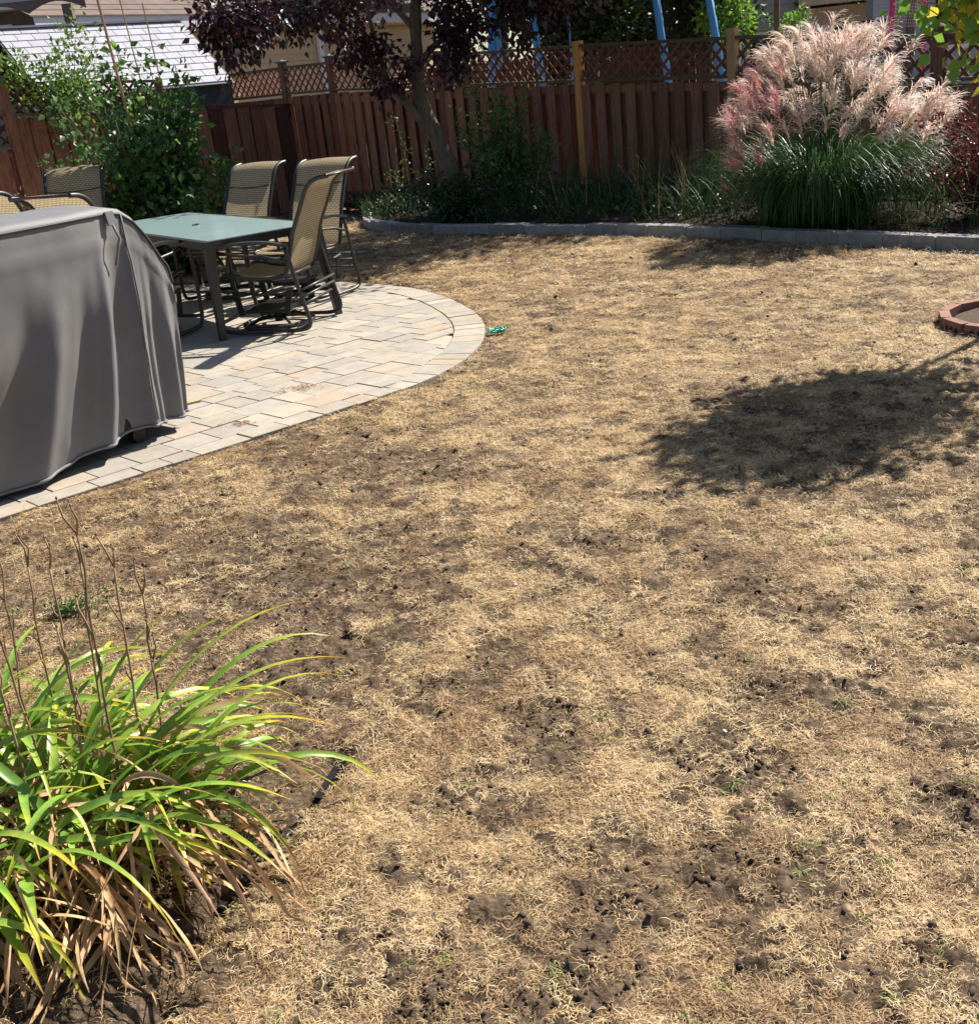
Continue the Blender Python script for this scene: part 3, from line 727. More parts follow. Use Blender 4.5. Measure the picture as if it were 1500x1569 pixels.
fence_post(fA, 4.71, .05, 1.56, M['fence'], .12, M['lattice']); fence_post(fA, 7.1, .05, 1.46, M['fence'], .12)
fC = thing('wooden_fence', 'reddish board and lattice fence of the neighbouring yard, coloured as if sunlit, right of the shed roof', 'fence', (1.75, 15.0, 0), angA)
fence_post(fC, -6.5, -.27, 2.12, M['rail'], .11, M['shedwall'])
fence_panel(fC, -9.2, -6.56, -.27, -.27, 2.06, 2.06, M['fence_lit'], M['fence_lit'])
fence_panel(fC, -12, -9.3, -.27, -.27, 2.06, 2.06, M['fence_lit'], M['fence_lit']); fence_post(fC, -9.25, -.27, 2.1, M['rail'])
# side fence along FB, corner at t=-6.5
cx, cy = 1.75-.682*6.42, 15.0+.731*6.42
angB = math.atan2(.682, .731)
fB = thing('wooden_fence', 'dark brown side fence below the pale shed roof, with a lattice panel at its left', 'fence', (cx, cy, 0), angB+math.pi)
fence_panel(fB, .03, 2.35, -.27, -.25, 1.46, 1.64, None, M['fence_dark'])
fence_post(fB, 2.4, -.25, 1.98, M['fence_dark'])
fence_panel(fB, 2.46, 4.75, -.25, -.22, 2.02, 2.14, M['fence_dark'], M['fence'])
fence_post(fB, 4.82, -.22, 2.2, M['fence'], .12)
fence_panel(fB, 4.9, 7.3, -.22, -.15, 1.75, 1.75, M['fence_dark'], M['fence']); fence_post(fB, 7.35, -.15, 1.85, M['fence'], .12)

# ------------------------------------------------------------ leaf tools
def leaf_mesh(name, P, D, L_, W, rs, fold=.25, droop=0., attr=None):
    """folded four-triangle leaves at points P pointing along D"""
    n = len(P); P = np.asarray(P); D = np.asarray(D, dtype=float); D /= np.linalg.norm(D, axis=1, keepdims=True)+1e-9
    rv = rs.normal(size=(n, 3)); S = np.cross(D, rv); S /= np.linalg.norm(S, axis=1, keepdims=True)+1e-9
    Nn = np.cross(S, D); L_ = np.broadcast_to(L_, n)[:, None]; W = np.broadcast_to(W, n)[:, None]
    base = P; tip = P+D*L_-Nn*L_*.15; mid = P+D*L_*.42; lf = mid+S*W*.5+Nn*W*fold; rt = mid-S*W*.5+Nn*W*fold
    V = np.stack([base, lf, tip, rt, mid], 1).reshape(-1, 3); k = np.arange(n)[:, None]*5
    F = np.concatenate([k+np.array([0,4,1]), k+np.array([1,4,2]), k+np.array([2,4,3]), k+np.array([3,4,0])], 0)
    return np_mesh(name, V, F)
def branches(base, tips, rs, jitter=.12, seg=7, sag=0.):
    out = []
    base = np.array(base, dtype=float)
    for tp in tips:
        tp = np.array(tp, dtype=float); d = tp-base; L_ = np.linalg.norm(d); p = [base+d*0]
        c1 = base+d*.4+rs.normal(size=3)*L_*jitter+np.array([0,0,L_*.12]); 
        for k in range(1, seg+1):
            t = k/seg; q = (1-t)**2*base+2*t*(1-t)*c1+t*t*tp; q[2] -= sag*t*t; p.append(q)
        out.append(np.array(p))
    return out
def leaves_on(brs, rs, per, off, t0=.25, up=.2, clump=None):
    P = []; D = []
    for b in brs:
        m = len(b)-1
        for k in range(per):
            t = t0+(1-t0)*rs.uniform()**.8; i = min(int(t*m), m-1); f = t*m-i; p = b[i]*(1-f)+b[i+1]*f
            o = rs.normal(size=3)*off*(1.15-.5*t); P.append(p+o); d = o/off*.8+rs.normal(size=3)*.5+np.array([0,0,up])+(b[i+1]-b[i])*1.0; D.append(d)
    return np.array(P), np.array(D)
def woody(root, brs, r0, r1, mt, name='stem', n=5):
    b = MB()
    for br in brs:
        m = len(br); b.tube([tuple(p) for p in br], [r0+(r1-r0)*k/(m-1) for k in range(m)], n)
    return b.build(name, mt, root, True)
def bush(name, label, cat, base, tips, mt, n_per, off, lsize, seed, stem_r=.008, t0=.2, wr=.55, extra=None, up=.2, group=None):
    rs = np.random.RandomState(seed); z = float(base[2]); root = thing(name, label, cat, base, group=group)
    brs = branches((0,0,0), [np.array(t)-np.array(base) for t in tips], rs)
    woody(root, brs, stem_r, stem_r*.35, M['twig'])
    P, D = leaves_on(brs, rs, n_per, off, t0, up)
    P[:, 2] = np.maximum(P[:, 2], .02)
    ls = lsize*rs.uniform(.6, 1.25, len(P))
    tag(obj('foliage', leaf_mesh('foliage', P, D, ls, ls*wr, rs), mt, root), kind='stuff')
    if extra:
        m2, frac, nm = extra; k = rs.uniform(size=len(P)) < frac; P2 = P[k]+rs.normal(size=(k.sum(), 3))*.04
        tag(obj(nm, leaf_mesh(nm, P2, D[k], ls[k], ls[k]*wr, rs), m2, root), kind='stuff')
    return root

def blade_strip(V, F, T, base, az, L_, el, curv, wd, seg=8, fold=.2, twist=0., zmin=None, taper=1.6, azd=0.):
    k = len(V); p = np.array(base, dtype=float)
    for q in range(seg+1):
        t = q/seg; d = np.array([math.cos(az)*math.cos(el), math.sin(az)*math.cos(el), math.sin(el)])
        s = np.array([-math.sin(az), math.cos(az), 0.]); nn = np.cross(s, d); s = s*math.cos(twist*t)+nn*math.sin(twist*t)
        w_ = wd*.5*min(1, .35+3*t)*(1-t**taper); w_ = max(w_, .0006)
        up = np.cross(s, d)*-1
        V += [p-s*w_+up*w_*fold*2, p, p+s*w_+up*w_*fold*2]; T += [t, t, t]
        if q < seg:
            a = k+3*q; F += [(a, a+1, a+4, a+3), (a+1, a+2, a+5, a+4)]
        p = p+d*L_/seg; el -= curv/seg*(.5+t); az += azd/seg
        if zmin is not None and p[2] < zmin: p[2] = zmin; el = max(el, 0.0)
    return
def blades_obj(name, mt, root, specs, kind=None, seg=8, fold=.2):
    V = []; F = []; T = []
    for s in specs: blade_strip(V, F, T, *s[0], seg=seg, fold=fold, **(s[1] if len(s) > 1 else {}))
    o = obj(name, np_mesh(name, V, F, False, {'tip': T}), mt, root)
    if kind: o['kind'] = kind
    return o

# ------------------------------------------------------------ patio table
tb = thing('patio_table', 'long rectangular frosted glass patio table with dark metal frame and an umbrella hole', 'table', (-1.73, 7.54, 0), rad(34.8))
# local x: short side (0..W), local y: long side (0..L)
TW, TL, TH = .90, 2.45, .69
b = MB()
for a_, c_ in (((0,.02),(TW,.02)), ((0,TL-.02),(TW,TL-.02))): b.bar((a_[0], a_[1], TH-.028), (c_[0], c_[1], TH-.028), .045, .055)
for x in (.0205, TW-.0205): b.bar((x, .043, TH-.028), (x, TL-.043, TH-.028), .045, .055)
b.build('table_frame', M['steel'], tb)
b = MB(); b.box((TW/2, TL/2, TH-.004), (TW-.08, TL-.08, .010)); b.build('glass_top', M['glass'], tb)
b = MB(); b.tube([(TW/2+.026*math.cos(a), TL/2+.026*math.sin(a), TH+.004) for a in np.linspace(0, 6.283, 17)[:-1]], .006, 6, True); b.build('umbrella_hole', M['steel'], tb, True)
b = MB(); b.bar((.02, TL/2+.12, TH-.04), (TW-.02, TL/2+.12, TH-.04), .03, .03); b.build('cross_bar', M['steel'], tb)
for sx, sy in ((0,0),(1,0),(0,1),(1,1)):
    b = MB(); x = .035+sx*(TW-.07); y = .035+sy*(TL-.07); dx = (.07 if sx else -.035); dy = (1 if sy else -1)*.03
    top = [(x+a*.034, y+c*.034, TH-.03) for a, c in ((-1,-1),(1,-1),(1,1),(-1,1))]
    bot = [(x+dx+a*.022, y+dy+c*.022, .016) for a, c in ((-1,-1),(1,-1),(1,1),(-1,1))]
    b.add(bot+top, [(3,2,1,0),(4,5,6,7),(0,1,5,4),(1,2,6,5),(2,3,7,6),(3,0,4,7)])
    b.build('leg', M['steel'], tb)

# ------------------------------------------------------------ sling chairs (y = facing direction)
def crv(pts, n=6):
    P = [Vector(p) for p in pts]; out = []
    for i in range(len(P)-1):
        p0, p1, p2, p3 = P[max(i-1,0)], P[i], P[i+1], P[min(i+2,len(P)-1)]
        for k in range(n):
            t = k/n; out.append(.5*((2*p1)+(p2-p0)*t+(2*p0-5*p1+4*p2-p3)*t*t+(3*p1-p0-3*p2+p3)*t**3))
    return out+[P[-1]]
BACK = [(-.215,.40), (-.24,.44), (-.285,.56), (-.325,.68), (-.385,.80), (-.43,.89), (-.462,.95), (-.505,.995), (-.565,1.022), (-.635,1.03)]
SEAT = [(-.23,.405), (-.10,.385), (.06,.395), (.20,.425), (.255,.415)]
def sling(name, prof, w_, mt, root, nx=8, sag=.012, th=.004):
    pr = crv([(0, p[0], p[1]) for p in prof], 5); V = []; F = []; UV = []; L_ = 0; n = len(pr)
    for i, p in enumerate(pr):
        if i: L_ += (p-pr[i-1]).length
        d = (pr[min(i+1, n-1)]-pr[max(i-1, 0)]).normalized(); nn = Vector((0, -d.z, d.y))
        for k in range(nx+1):
            u = k/nx; q = p+nn*(-sag*(1-(2*u-1)**2)); V.append((q.x+(u-.5)*w_, q.y, q.z)); UV.append((u*w_, L_))
    for i in range(n-1):
        for k in range(nx): a = i*(nx+1)+k; F.append((a, a+1, a+nx+2, a+nx+1))
    me = bpy.data.meshes.new(name); me.from_pydata(V, [], F); uvl = me.uv_layers.new(name='uv')
    for lp in me.loops: uvl.data[lp.index].uv = UV[lp.vertex_index]
    me.polygons.foreach_set('use_smooth', [True]*len(F)); me.update()
    return obj(name, me, mt, root)
HW = .235
def make_chair(loc, rz, label, group='glider chairs round the patio table', swivel=True):
    t = thing('patio_chair', label, 'chair', loc, rz, group)
    sling('back_sling', BACK, 2*HW, M['sling'], t); sling('seat_sling', SEAT, 2*HW, M['sling'], t)
    bp_ = crv([(0, p[0], p[1]) for p in BACK], 4); sp_ = crv([(0, p[0], p[1]) for p in SEAT], 4)
    for s in (-1, 1):
        b = MB(); b.tube([(s*(HW+.012), p.y, p.z) for p in bp_], .0155, 7); b.build('back_rail', M['steel'], t, True)
        b = MB(); b.tube([(s*(HW+.012), p.y, p.z) for p in sp_], .014, 7); b.build('seat_rail', M['steel'], t, True)
    b = MB(); b.tube([(-HW-.012, -.635, 1.03), (HW+.012, -.635, 1.03)], .009, 6); b.build('top_rail', M['steel'], t, True)
    b = MB(); b.tube([(x, -.411+.016+.008*(1-(x/HW)**2), .865-.014*(1-(x/HW)**2)) for x in np.linspace(-HW, HW, 9)], .0045, 5); b.build('headrest_seam', M['seam'], t, True)
    for z, y in ((.395, .25), (.385, -.22)):
        b = MB(); b.tube([(-HW, y, z), (HW, y, z)], .012, 6); b.build('cross_rail', M['steel'], t, True)
    xs = HW+.055
    for s in (-1, 1):
        x = s*xs
        # outer loop: arm upright, runner and rear upright in one tube
        path = crv([(x, .285, .60), (x, .31, .56), (x, .315, .30), (x, .30, .075), (x, .22, .03), (x, -.10, .028), (x, -.30, .03), (x, -.37, .075), (x, -.335, .25), (x, -.265, .60)], 4)
        b = MB(); b.tube([tuple(p) for p in path], .015, 7); b.build('side_frame', M['steel'], t, True)
        arm = crv([(x, -.29, .605), (x, -.10, .635), (x, .12, .635), (x, .30, .60)], 4); b = MB()
        for i in range(len(arm)-1): b.bar(tuple(arm[i]), tuple(arm[i+1]), .045, .020)
        b.build('armrest', M['steel'], t)
        b = MB(); b.tube([(x, .285, .60), (x, .12, .56), (x, -.1, .54), (x, -.27, .50)], .011, 6); b.build('arm_brace', M['steel'], t, True)
        # glider hangers
        for y0_, y1_ in ((.17, .20), (-.17, -.22)):
            b = MB(); b.bar((s*(HW-.02), y0_, .13), (s*(HW-.02), y1_, .30), .008, .045, (0, 1, 0)); b.build('glider_link', M['black'], t)
        b = MB(); b.tube([(s*(HW-.02), .22, .30), (s*(HW-.02), 0, .27), (s*(HW-.02), -.25, .31)], .012, 6); b.build('glider_rail', M['steel'], t, True)
    for y, z in ((-.33, .20), (-.345, .255), (-.35, .305)):
        b = MB(); b.tube([(-xs, y, z), (xs, y, z)], .009, 6); b.build('rear_stretcher', M['steel'], t, True)
    b = MB(); b.bar((-xs, .30, .10), (xs, .30, .10), .02, .02); b.build('front_stretcher', M['steel'], t)
    if swivel:
        b = MB(); b.tube([(.245*math.cos(a), .245*math.sin(a), .036) for a in np.linspace(0, 6.283, 29)[:-1]], .018, 7, True); b.build('swivel_ring', M['steel'], t, True)
        b = MB(); b.tube([(0, 0, .04), (0, 0, .16)], .03, 10)
        for a in (0.785, 2.356, 3.927, 5.498): b.tube([(0, 0, .075), (.12*math.cos(a), .12*math.sin(a), .085), (.24*math.cos(a), .24*math.sin(a), .04)], .012, 6)
        b.box((0, 0, .15), (.40, .30, .022)); b.build('swivel_base', M['black'], t)
    return t
ch = [make_chair((-1.37, 7.84, .016), rad(74), 'tan sling glider chair seen from behind at the near right end of the table')]
for loc, rz, lb in (((-1.30, 8.86, .0), 152, 'right one of the two tan glider chairs facing the camera across the table'),
                    ((-1.97, 9.36, .0), 149, 'tan glider chair facing the camera beyond the middle of the table, nearest the green shrub'),
                    ((-2.37, 7.86, 1.06), -26, 'tan chair seen from behind, just above the right end of the grey grill cover'),
                    ((-3.06, 8.42, 1.09), -26, 'tan chair seen from behind at the left picture edge, above the grill cover'),
                    ((-3.42, 9.85, 1.10), 182, 'tan glider chair at the far left end of the table, only its rolled top showing')):
    c = copy_tree(ch[0]); c.location = (loc[0], loc[1], .016); c.rotation_euler = (0, 0, rad(rz)); c['label'] = lb; ch.append(c)
    if loc[2]: c.scale = (1.04, 1.04, loc[2])

# ------------------------------------------------------------ covered grill
gr = thing('covered_grill', 'barbecue under a draped dark grey cloth cover at the left edge of the patio', 'grill', (-1.9, 4.85, 0))
gn = Vector((.84, -.54)); gw = -gn
bot = spline([(-1.50,5.46), (-1.545,5.28), (-1.63,5.12), (-1.80,4.90), (-2.06,4.55), (-2.34,4.17), (-2.6,3.83)], 10)
tpl = spline([(-1.455,5.49), (-1.50,5.38), (-1.585,5.21), (-1.66,5.03), (-1.83,4.72), (-2.05,4.36), (-2.25,4.05)], 10)
def lerp1(line, t):
    f = t*(len(line)-1); i = min(int(f), len(line)-2); return line[i].lerp(line[i+1], f-i)
DEP = .60
def topz(t): return float(np.interp(t, [0, .035, .10, .24, .30, .36, 1], [.76, .84, .90, 1.09, 1.135, 1.15, 1.16]))
def hemz(t): return float(np.interp(t, [0, .1, .3, .5, .66, 1], [.09, .085, .11, .095, .05, .02]))
NS, NQ = 120, 56
# (t at top, t at hem, width, amplitude, start q)
ridges = [(.30,.285,.014,.024,.02), (.385,.365,.060,-.040,.06), (.46,.47,.024,.032,.05), (.535,.54,.022,-.022,.1), (.60,.625,.024,.030,.1), (.665,.69,.024,-.022,.15),
          (.745,.77,.035,.030,.2), (.86,.86,.04,-.030,.2), (.94,.94,.03,.02,.2), (.20,.15,.035,-.030,.05), (.12,.09,.025,.018,.1), (.25,.225,.012,-.012,.1), (.05,.035,.02,-.012,.2)]
V = []; F = []
for i in range(NS+1):
    t = i/NS; T = lerp1(tpl, t); B = lerp1(bot, t); tz = topz(t); hz = hemz(t)
    for j in range(NQ+1):
        q = j/NQ
        if q <= .62:                       # front skirt, hem -> top
            v = 1-q/.62                    # 0 at the top, 1 at the hem
            p = T.lerp(B, v**1.25); z = tz+(hz-tz)*v; d = 0
            for ta, tb_, wd, am, st in ridges:
                tc_ = ta+(tb_-ta)*v; g = math.exp(-((t-tc_)/wd)**2); d += 1.5*am*g*float(sstep(st, st+.45, v))*(.55+.45*v)
            d += .05*math.sin(v*math.pi)*float(sstep(.3, .55, t))*.6 - .02*float(vnoise(t*9, v*3, 5))*v + .012*float(fbm(t*18, v*5, 1, 12, 3)-.5)
            if .55 < t: d -= .05*math.exp(-((v-.68)/.12)**2)*math.exp(-((t-.8)/.12)**2)
            # band seam below the lid
            d += .006*math.exp(-((v-.14)/.02)**2)
            edge = math.exp(-v/.018)*.02
            p = p+gn*(d-edge*.5)
        elif q <= .86:                     # lid
            f = (q-.62)/.24; p = T-gn*DEP*f; z = tz+.022*math.sin(f*math.pi)+.008*float(fbm(t*12, f*3, 1, 3, 2)-.5)
        else:
            f = (q-.86)/.14; p = T-gn*(DEP+.06*f); z = tz+(.05-tz)*f
        V.append((p.x-gr.location.x, p.y-gr.location.y, z))
for i in range(NS):
    for j in range(NQ): a = i*(NQ+1)+j; F.append((a, a+NQ+1, a+NQ+2, a+1))
# right end flap closing the cover
cvr = obj('cover', np_mesh('cover', V, F, True), M['cover'], gr)
endv = [V[j] for j in range(NQ+1)]
b = MB(); b.add([(x-.002*0, y, z) for x, y, z in endv], [tuple(range(NQ+1))]); b.build('cover_end', M['cover'], gr)
hem = [V[i*(NQ+1)] for i in range(NS+1)]
b = MB(); b.tube([(x+gn.x*.004, y+gn.y*.004, z) for x, y, z in hem], .0075, 6); b.build('hem', M['cover'], gr, True)
jt = int(round(.62*NQ))
pip = [V[i*(NQ+1)+jt-1] for i in range(NS+1)]
b = MB(); b.tube([(x+gn.x*.004, y+gn.y*.004, z) for x, y, z in pip if True], .006, 5); b.build('piping', M['coverdk'], gr, True)
def surf(t, v): i = int(round(t*NS)); j = int(round((1-v)*.62*NQ)); x, y, z = V[i*(NQ+1)+j]; return (x+gn.x*.006, y+gn.y*.006, z)
b = MB(); b.tube([surf(.30-.02*v, v) for v in np.linspace(.03, .97, 22)], .005, 5); b.build('corner_piping', M['cover'], gr, True)
b = MB()
s0, s1 = surf(.385, .03), surf(.385, .24); x0, y0, z0 = s0; x1, y1, z1 = s1
b.bar((x0+gn.x*.01, y0+gn.y*.01, z0+.01), (x0+gn.x*.022, y0+gn.y*.022, z0-.05), .045, .012, (gn.x, gn.y, 0)); b.build('handle_loop', M['cover'], gr)
b = MB(); b.tube([(x0+gn.x*.02, y0+gn.y*.02, z0-.04), (x0+gn.x*.05, y0+gn.y*.05, z0-.11), (x1+gn.x*.02, y1+gn.y*.02, z1+.01)], .006, 6); b.build('strap', M['cover'], gr, True)
b = MB()
cA = Vector((-1.62, 5.26)); cB = Vector((-2.45, 4.05))
b.prism([(p.x+1.9, p.y-4.85) for p in (cB, cA, cA-gn*.5, cB-gn*.5)], .10, .60)
b.build('cart_shade_box', M['black'], gr)  # plain black box for the cart, stands in for the shade below the hem
for c_ in (cA.lerp(cB, .06)-gn*.05, cA.lerp(cB, .95)-gn*.05, cA.lerp(cB, .06)-gn*.45):
    b = MB(); b.tube([(c_.x+1.9-gn.x*.02, c_.y-4.85-gn.y*.02, .058), (c_.x+1.9+gn.x*.02, c_.y-4.85+gn.y*.02, .058)], .042, 12); b.build('wheel', M['black'], gr)

# ------------------------------------------------------------ daylily
ly = thing('daylily_plant', 'big clump of green daylily leaves with dry brown leaves below, in the near left corner', 'plant', (-1.08, 2.04, 0))
rs = np.random.RandomState(11)
CL = [(-.02,.02), (.13,-.08), (-.22,-.10), (.05,.22), (-.2,.28), (.2,.1), (-.35,.12), (-.05,-.22), (.28,-.02)]
def one_leaf(nm, mt, base, az, L_, el, curv, wd, seg=13, **kw):
    V = []; F = []; T = []
    blade_strip(V, F, T, base, az, L_, el, curv, wd, seg=seg, fold=.22, **kw)
    me = np_mesh(nm, V, F, True, {'tip': np.array(T)}); o = obj(nm, me, mt, ly); return o
for k in range(170):
    c_ = CL[rs.randint(len(CL))]; az = rs.uniform(-1.5, 1.3) if rs.uniform() < .68 else rs.uniform(0, 6.283)
    L_ = rs.uniform(.42, .74); el = rs.uniform(.75, 1.35); cv = rs.uniform(1.5, 2.5)
    if az < -.8 : L_ *= .8
    one_leaf('leaf', M['lily'], (c_[0]+rs.normal()*.035, c_[1]+rs.normal()*.035, 0.0), az, L_, el, cv, rs.uniform(.022, .036), twist=rs.uniform(-.9, .9), zmin=.012, taper=2.6, azd=rs.uniform(-.35, .35))
for az, L_, el, cv, c_ in ((-.05,.80,1.05,1.35,(.20,.10)), (-.28,.78,.98,1.4,(.2,.05)), (.18,.80,1.15,1.3,(.15,.15)), (-.42,.72,.85,1.2,(.15,-.05)), (.35,.66,1.25,1.35,(.1,.18)), (-.62,.74,.8,1.5,(.18,-.05)), (.6,.6,1.35,1.3,(.05,.2)), (-1.1,.62,.75,1.2,(.0,-.12)), (-.9,.6,.6,1.0,(-.1,-.2)), (-.5,.6,.62,.9,(-.2,-.3))):
    one_leaf('leaf', M['lily'], (c_[0], c_[1], .0), az, L_, el, cv, .036, twist=.3, zmin=.012, taper=3.0)
for k in range(104):
    one_leaf('dead_leaf', M['lilydead'], (rs.uniform(-.12, .36), rs.uniform(-.36, .02), .01+.07*rs.uniform()), rs.uniform(-2.2, -.2), rs.uniform(.22, .42), rs.uniform(.15, .7), rs.uniform(1.0, 2.4), rs.uniform(.009, .018), twist=rs.uniform(-4, 4), zmin=.008+.04*rs.uniform(), taper=5, azd=rs.uniform(-1.4, 1.4))
for k in range(190):
    c_ = CL[rs.randint(len(CL))]; az = rs.uniform(-1.9, -.1)
    L_ = rs.uniform(.30, .62); el = rs.uniform(.35, 1.1)
    one_leaf('dead_leaf', M['lilydead'], (c_[0]+.05+rs.normal()*.06, c_[1]+rs.normal()*.05, .005+.05*rs.uniform()), az, L_, el, rs.uniform(1.5, 2.8), rs.uniform(.010, .021), twist=rs.uniform(-3.5, 3.5), zmin=.006+.03*rs.uniform(), taper=5, azd=rs.uniform(-1.1, 1.1))
def stalk(x, y, h_, lx, ly_, seed, pods=False):
    r = random.Random(seed); b = MB(); n = 9; P = []
    for k in range(n+1):
        t = k/n; P.append((x+lx*t**1.3+r.gauss(0, .003), y+ly_*t**1.3+r.gauss(0, .003), h_*t))
    b.tube(P, [.0042-.0018*k/n for k in range(n+1)], 6)
    o = b.build('flower_stalk', M['stalk'], ly, True)
    for f, sgn in ((.62, 1), (.74, -1), (.86, 1), (1., -1), (1., 1)):
        i = int(f*n); p = Vector(P[i]); a = r.uniform(0, 6.28); d = Vector((math.cos(a)*.5, math.sin(a)*.5, 1)).normalized(); L_ = r.uniform(.035, .08)
        q = p+d*L_*.6; e = q+Vector((r.gauss(0, .2), r.gauss(0, .2), 1)).normalized()*L_*.6
        b = MB(); b.tube([tuple(p), tuple(q), tuple(e)], [.003, .0026, .0018], 5); b.tube([tuple(e), tuple(e+Vector((.002, 0, .006)))], [.0036, .0022], 5)
        tw = b.build('twig', M['stalk'], o, True)
        if pods:
            b = MB()
            for z in range(5): c = e+Vector((r.gauss(0, .008), r.gauss(0, .008), r.uniform(-.006, .012))); b.tube([tuple(c-Vector((0, 0, .008))), tuple(c), tuple(c+Vector((0, 0, .009)))], [.003, .0085, .003], 7)
            b.build('seed_head', M['pod'], o, True)
for k, (x, y, h_, lx, ly_, pd) in enumerate([(.0,.1,.80,-.05,.03,False), (.15,.12,.68,.06,.02,False), (.20,.05,.76,.035,.06,False), (.24,.12,.66,.055,.02,False), (.05,.22,.62,.02,.06,False), (-.05,.3,.6,.03,.05,False), (.28,.2,.55,.03,.03,False), (-.02,.0,.66,.03,.02,False), (-.12,.15,.84,-.03,.02,True), (-.2,.1,.80,-.06,.0,True), (.12,.0,.48,.05,.03,False), (-.08,.2,.70,.02,.1,False), (-.28,.2,.72,-.02,.05,False)]):
    stalk(x, y, h_, lx, ly_, k, pd)
ly.scale = (.88, .90, .95)
# feathery weed under the leaves
bush('feathery_weed', 'small feathery grey-green weed between the dried daylily leaves and the lawn edge', 'weed', (-.62, 1.98, 0), [(-.62+rs.normal()*.07, 1.98+rs.normal()*.09, rs.uniform(.03, .11)) for _ in range(14)], M['mid'], 34, .01, .014, 5, stem_r=.0015, t0=.1, wr=.3)
bush('feathery_weed', 'tiny grey-green weed by the left picture edge beyond the daylily', 'weed', (-1.42, 3.3, 0), [(-1.42+rs.normal()*.08, 3.3+rs.normal()*.08, rs.uniform(.02, .06)) for _ in range(12)], M['mid'], 30, .012, .018, 6, stem_r=.0015, t0=.1, wr=.4)
# landscaping edging strip in the cut between bed and lawn
eb = MB()
for a_, c_ in (((-.425,2.30),(-.475,2.13)), ((-.50,2.06),(-.565,1.93)), ((-.585,1.90),(-.64,1.79))):
    eb.bar((a_[0], a_[1], -.012), (c_[0], c_[1], -.014), .016, .03)
tag(eb.build('edging_strip', M['black']), 'dark edging strip in the cut between daylily bed and lawn', 'edging')

# ------------------------------------------------------------ ornamental grass
og = thing('ornamental_grass', 'tall silver grass with feathery pink plumes in front of the fence', 'ornamental grass', (3.24, 9.88, .08))
rs = np.random.RandomState(5); sp = []
for k in range(1700):
    a = rs.uniform(0, 6.283); rr = .40*math.sqrt(rs.uniform()); az = a+rs.normal()*.5
    L_ = rs.uniform(.85, 1.45); el = rs.uniform(1.15, 1.54); cv = rs.uniform(2.4, 4.0)
    sp.append(((( rr*math.cos(a)*1.25, rr*math.sin(a), 0), az, L_, el, cv, rs.uniform(.008, .014)), dict(zmin=.03, azd=rs.uniform(-.3, .3), taper=2)))
blades_obj('foliage', M['misc'], og, sp, 'stuff', seg=9, fold=.1)
def plume_mesh(seed, L_=.27, n=42):
    r = np.random.RandomState(seed); V = []; F = []; k = 0
    side = r.uniform(-.6, .6)
    for i in range(n):
        t = (i/n)**.9*.8; az = side+r.normal()*1.0; el = r.uniform(.95, 1.42); p = np.array([.10*t*t*L_, 0, t*L_*.55]); Ln = L_*r.uniform(.5, .9)*(1-.35*t); sg = 7; dr = r.uniform(.12, .34)
        for q in range(sg+1):
            d = np.array([math.cos(az)*math.cos(el), math.sin(az)*math.cos(el), math.sin(el)]); s = np.array([-math.sin(az), math.cos(az), .3])*.0030*(1-.6*q/sg)
            V += [p-s, p+s]
            if q < sg: F.append((k+2*q, k+2*q+1, k+2*q+3, k+2*q+2))
            p = p+d*Ln/sg; el -= dr*(.6+.12*q); az += r.uniform(-.12, .12)
        k += 2*(sg+1)
    return np_mesh('plume', V, F)
pm = [plume_mesh(k) for k in range(8)]
for m_ in pm: m_.materials.append(M['plume'])
pmr = [plume_mesh(k+20) for k in range(3)]
for m_ in pmr: m_.materials.append(M['plume_red'])
stm = MB(); cnt = 0
def put_plume(x, y, z, az, tilt, red=False, s=1.):
    me = (pmr if red else pm)[rs.randint(3 if red else 8)]
    o = bpy.data.objects.new('plume', me); COL.objects.link(o); o.parent = og; o.location = (x, y, z)
    o.rotation_euler = (0, tilt, az); o.scale = (s, s, s)
    bx, by = x*.22, y*.22; mx_, my_ = x*.72, y*.72
    stm.tube([(bx, by, 0), (bx*.6+mx_*.4, by*.6+my_*.4, z*.55), (mx_+.12*x, my_+.12*y, z*.93), (x, y, z)], [.0035, .003, .002, .0015], 4)
for k in range(210):
    a = rs.uniform(0, 6.283); rr = math.sqrt(rs.uniform())
    x = .76*rr*math.cos(a); y = .70*rr*math.sin(a); z = 1.36-(.55+.12*(y < 0))*rr**1.8+rs.normal()*.09
    if k < 30: x = rs.normal()*.20-.02; y = rs.normal()*.2; z = 1.34+rs.uniform(-.1, .12)
    if k >= 160: x = rs.uniform(-.85, .85); y = -.35-.3*rs.uniform(); z = rs.uniform(.72, 1.05)
    if k >= 182: x = rs.choice([-1, 1])*rs.uniform(.55, .9); z = rs.uniform(.5, .85)
    put_plume(x, y, max(z, .4), math.atan2(y, x)+rs.normal()*.3, .05+.75*rr*rs.uniform(.4, 1.1), red=(x < -.45 and rs.uniform() < .55), s=rs.uniform(.85, 1.2))
for x, y, z in ((-.72,-.15,.55), (-.80,-.25,.33), (-.70,-.3,.22), (-.60,-.28,.36), (.5,-.4,.36)): put_plume(x, y, z, math.atan2(y, x), 1.1, red=True, s=.9)
tag(stm.build('stem', M['misc'], og), kind='stuff')

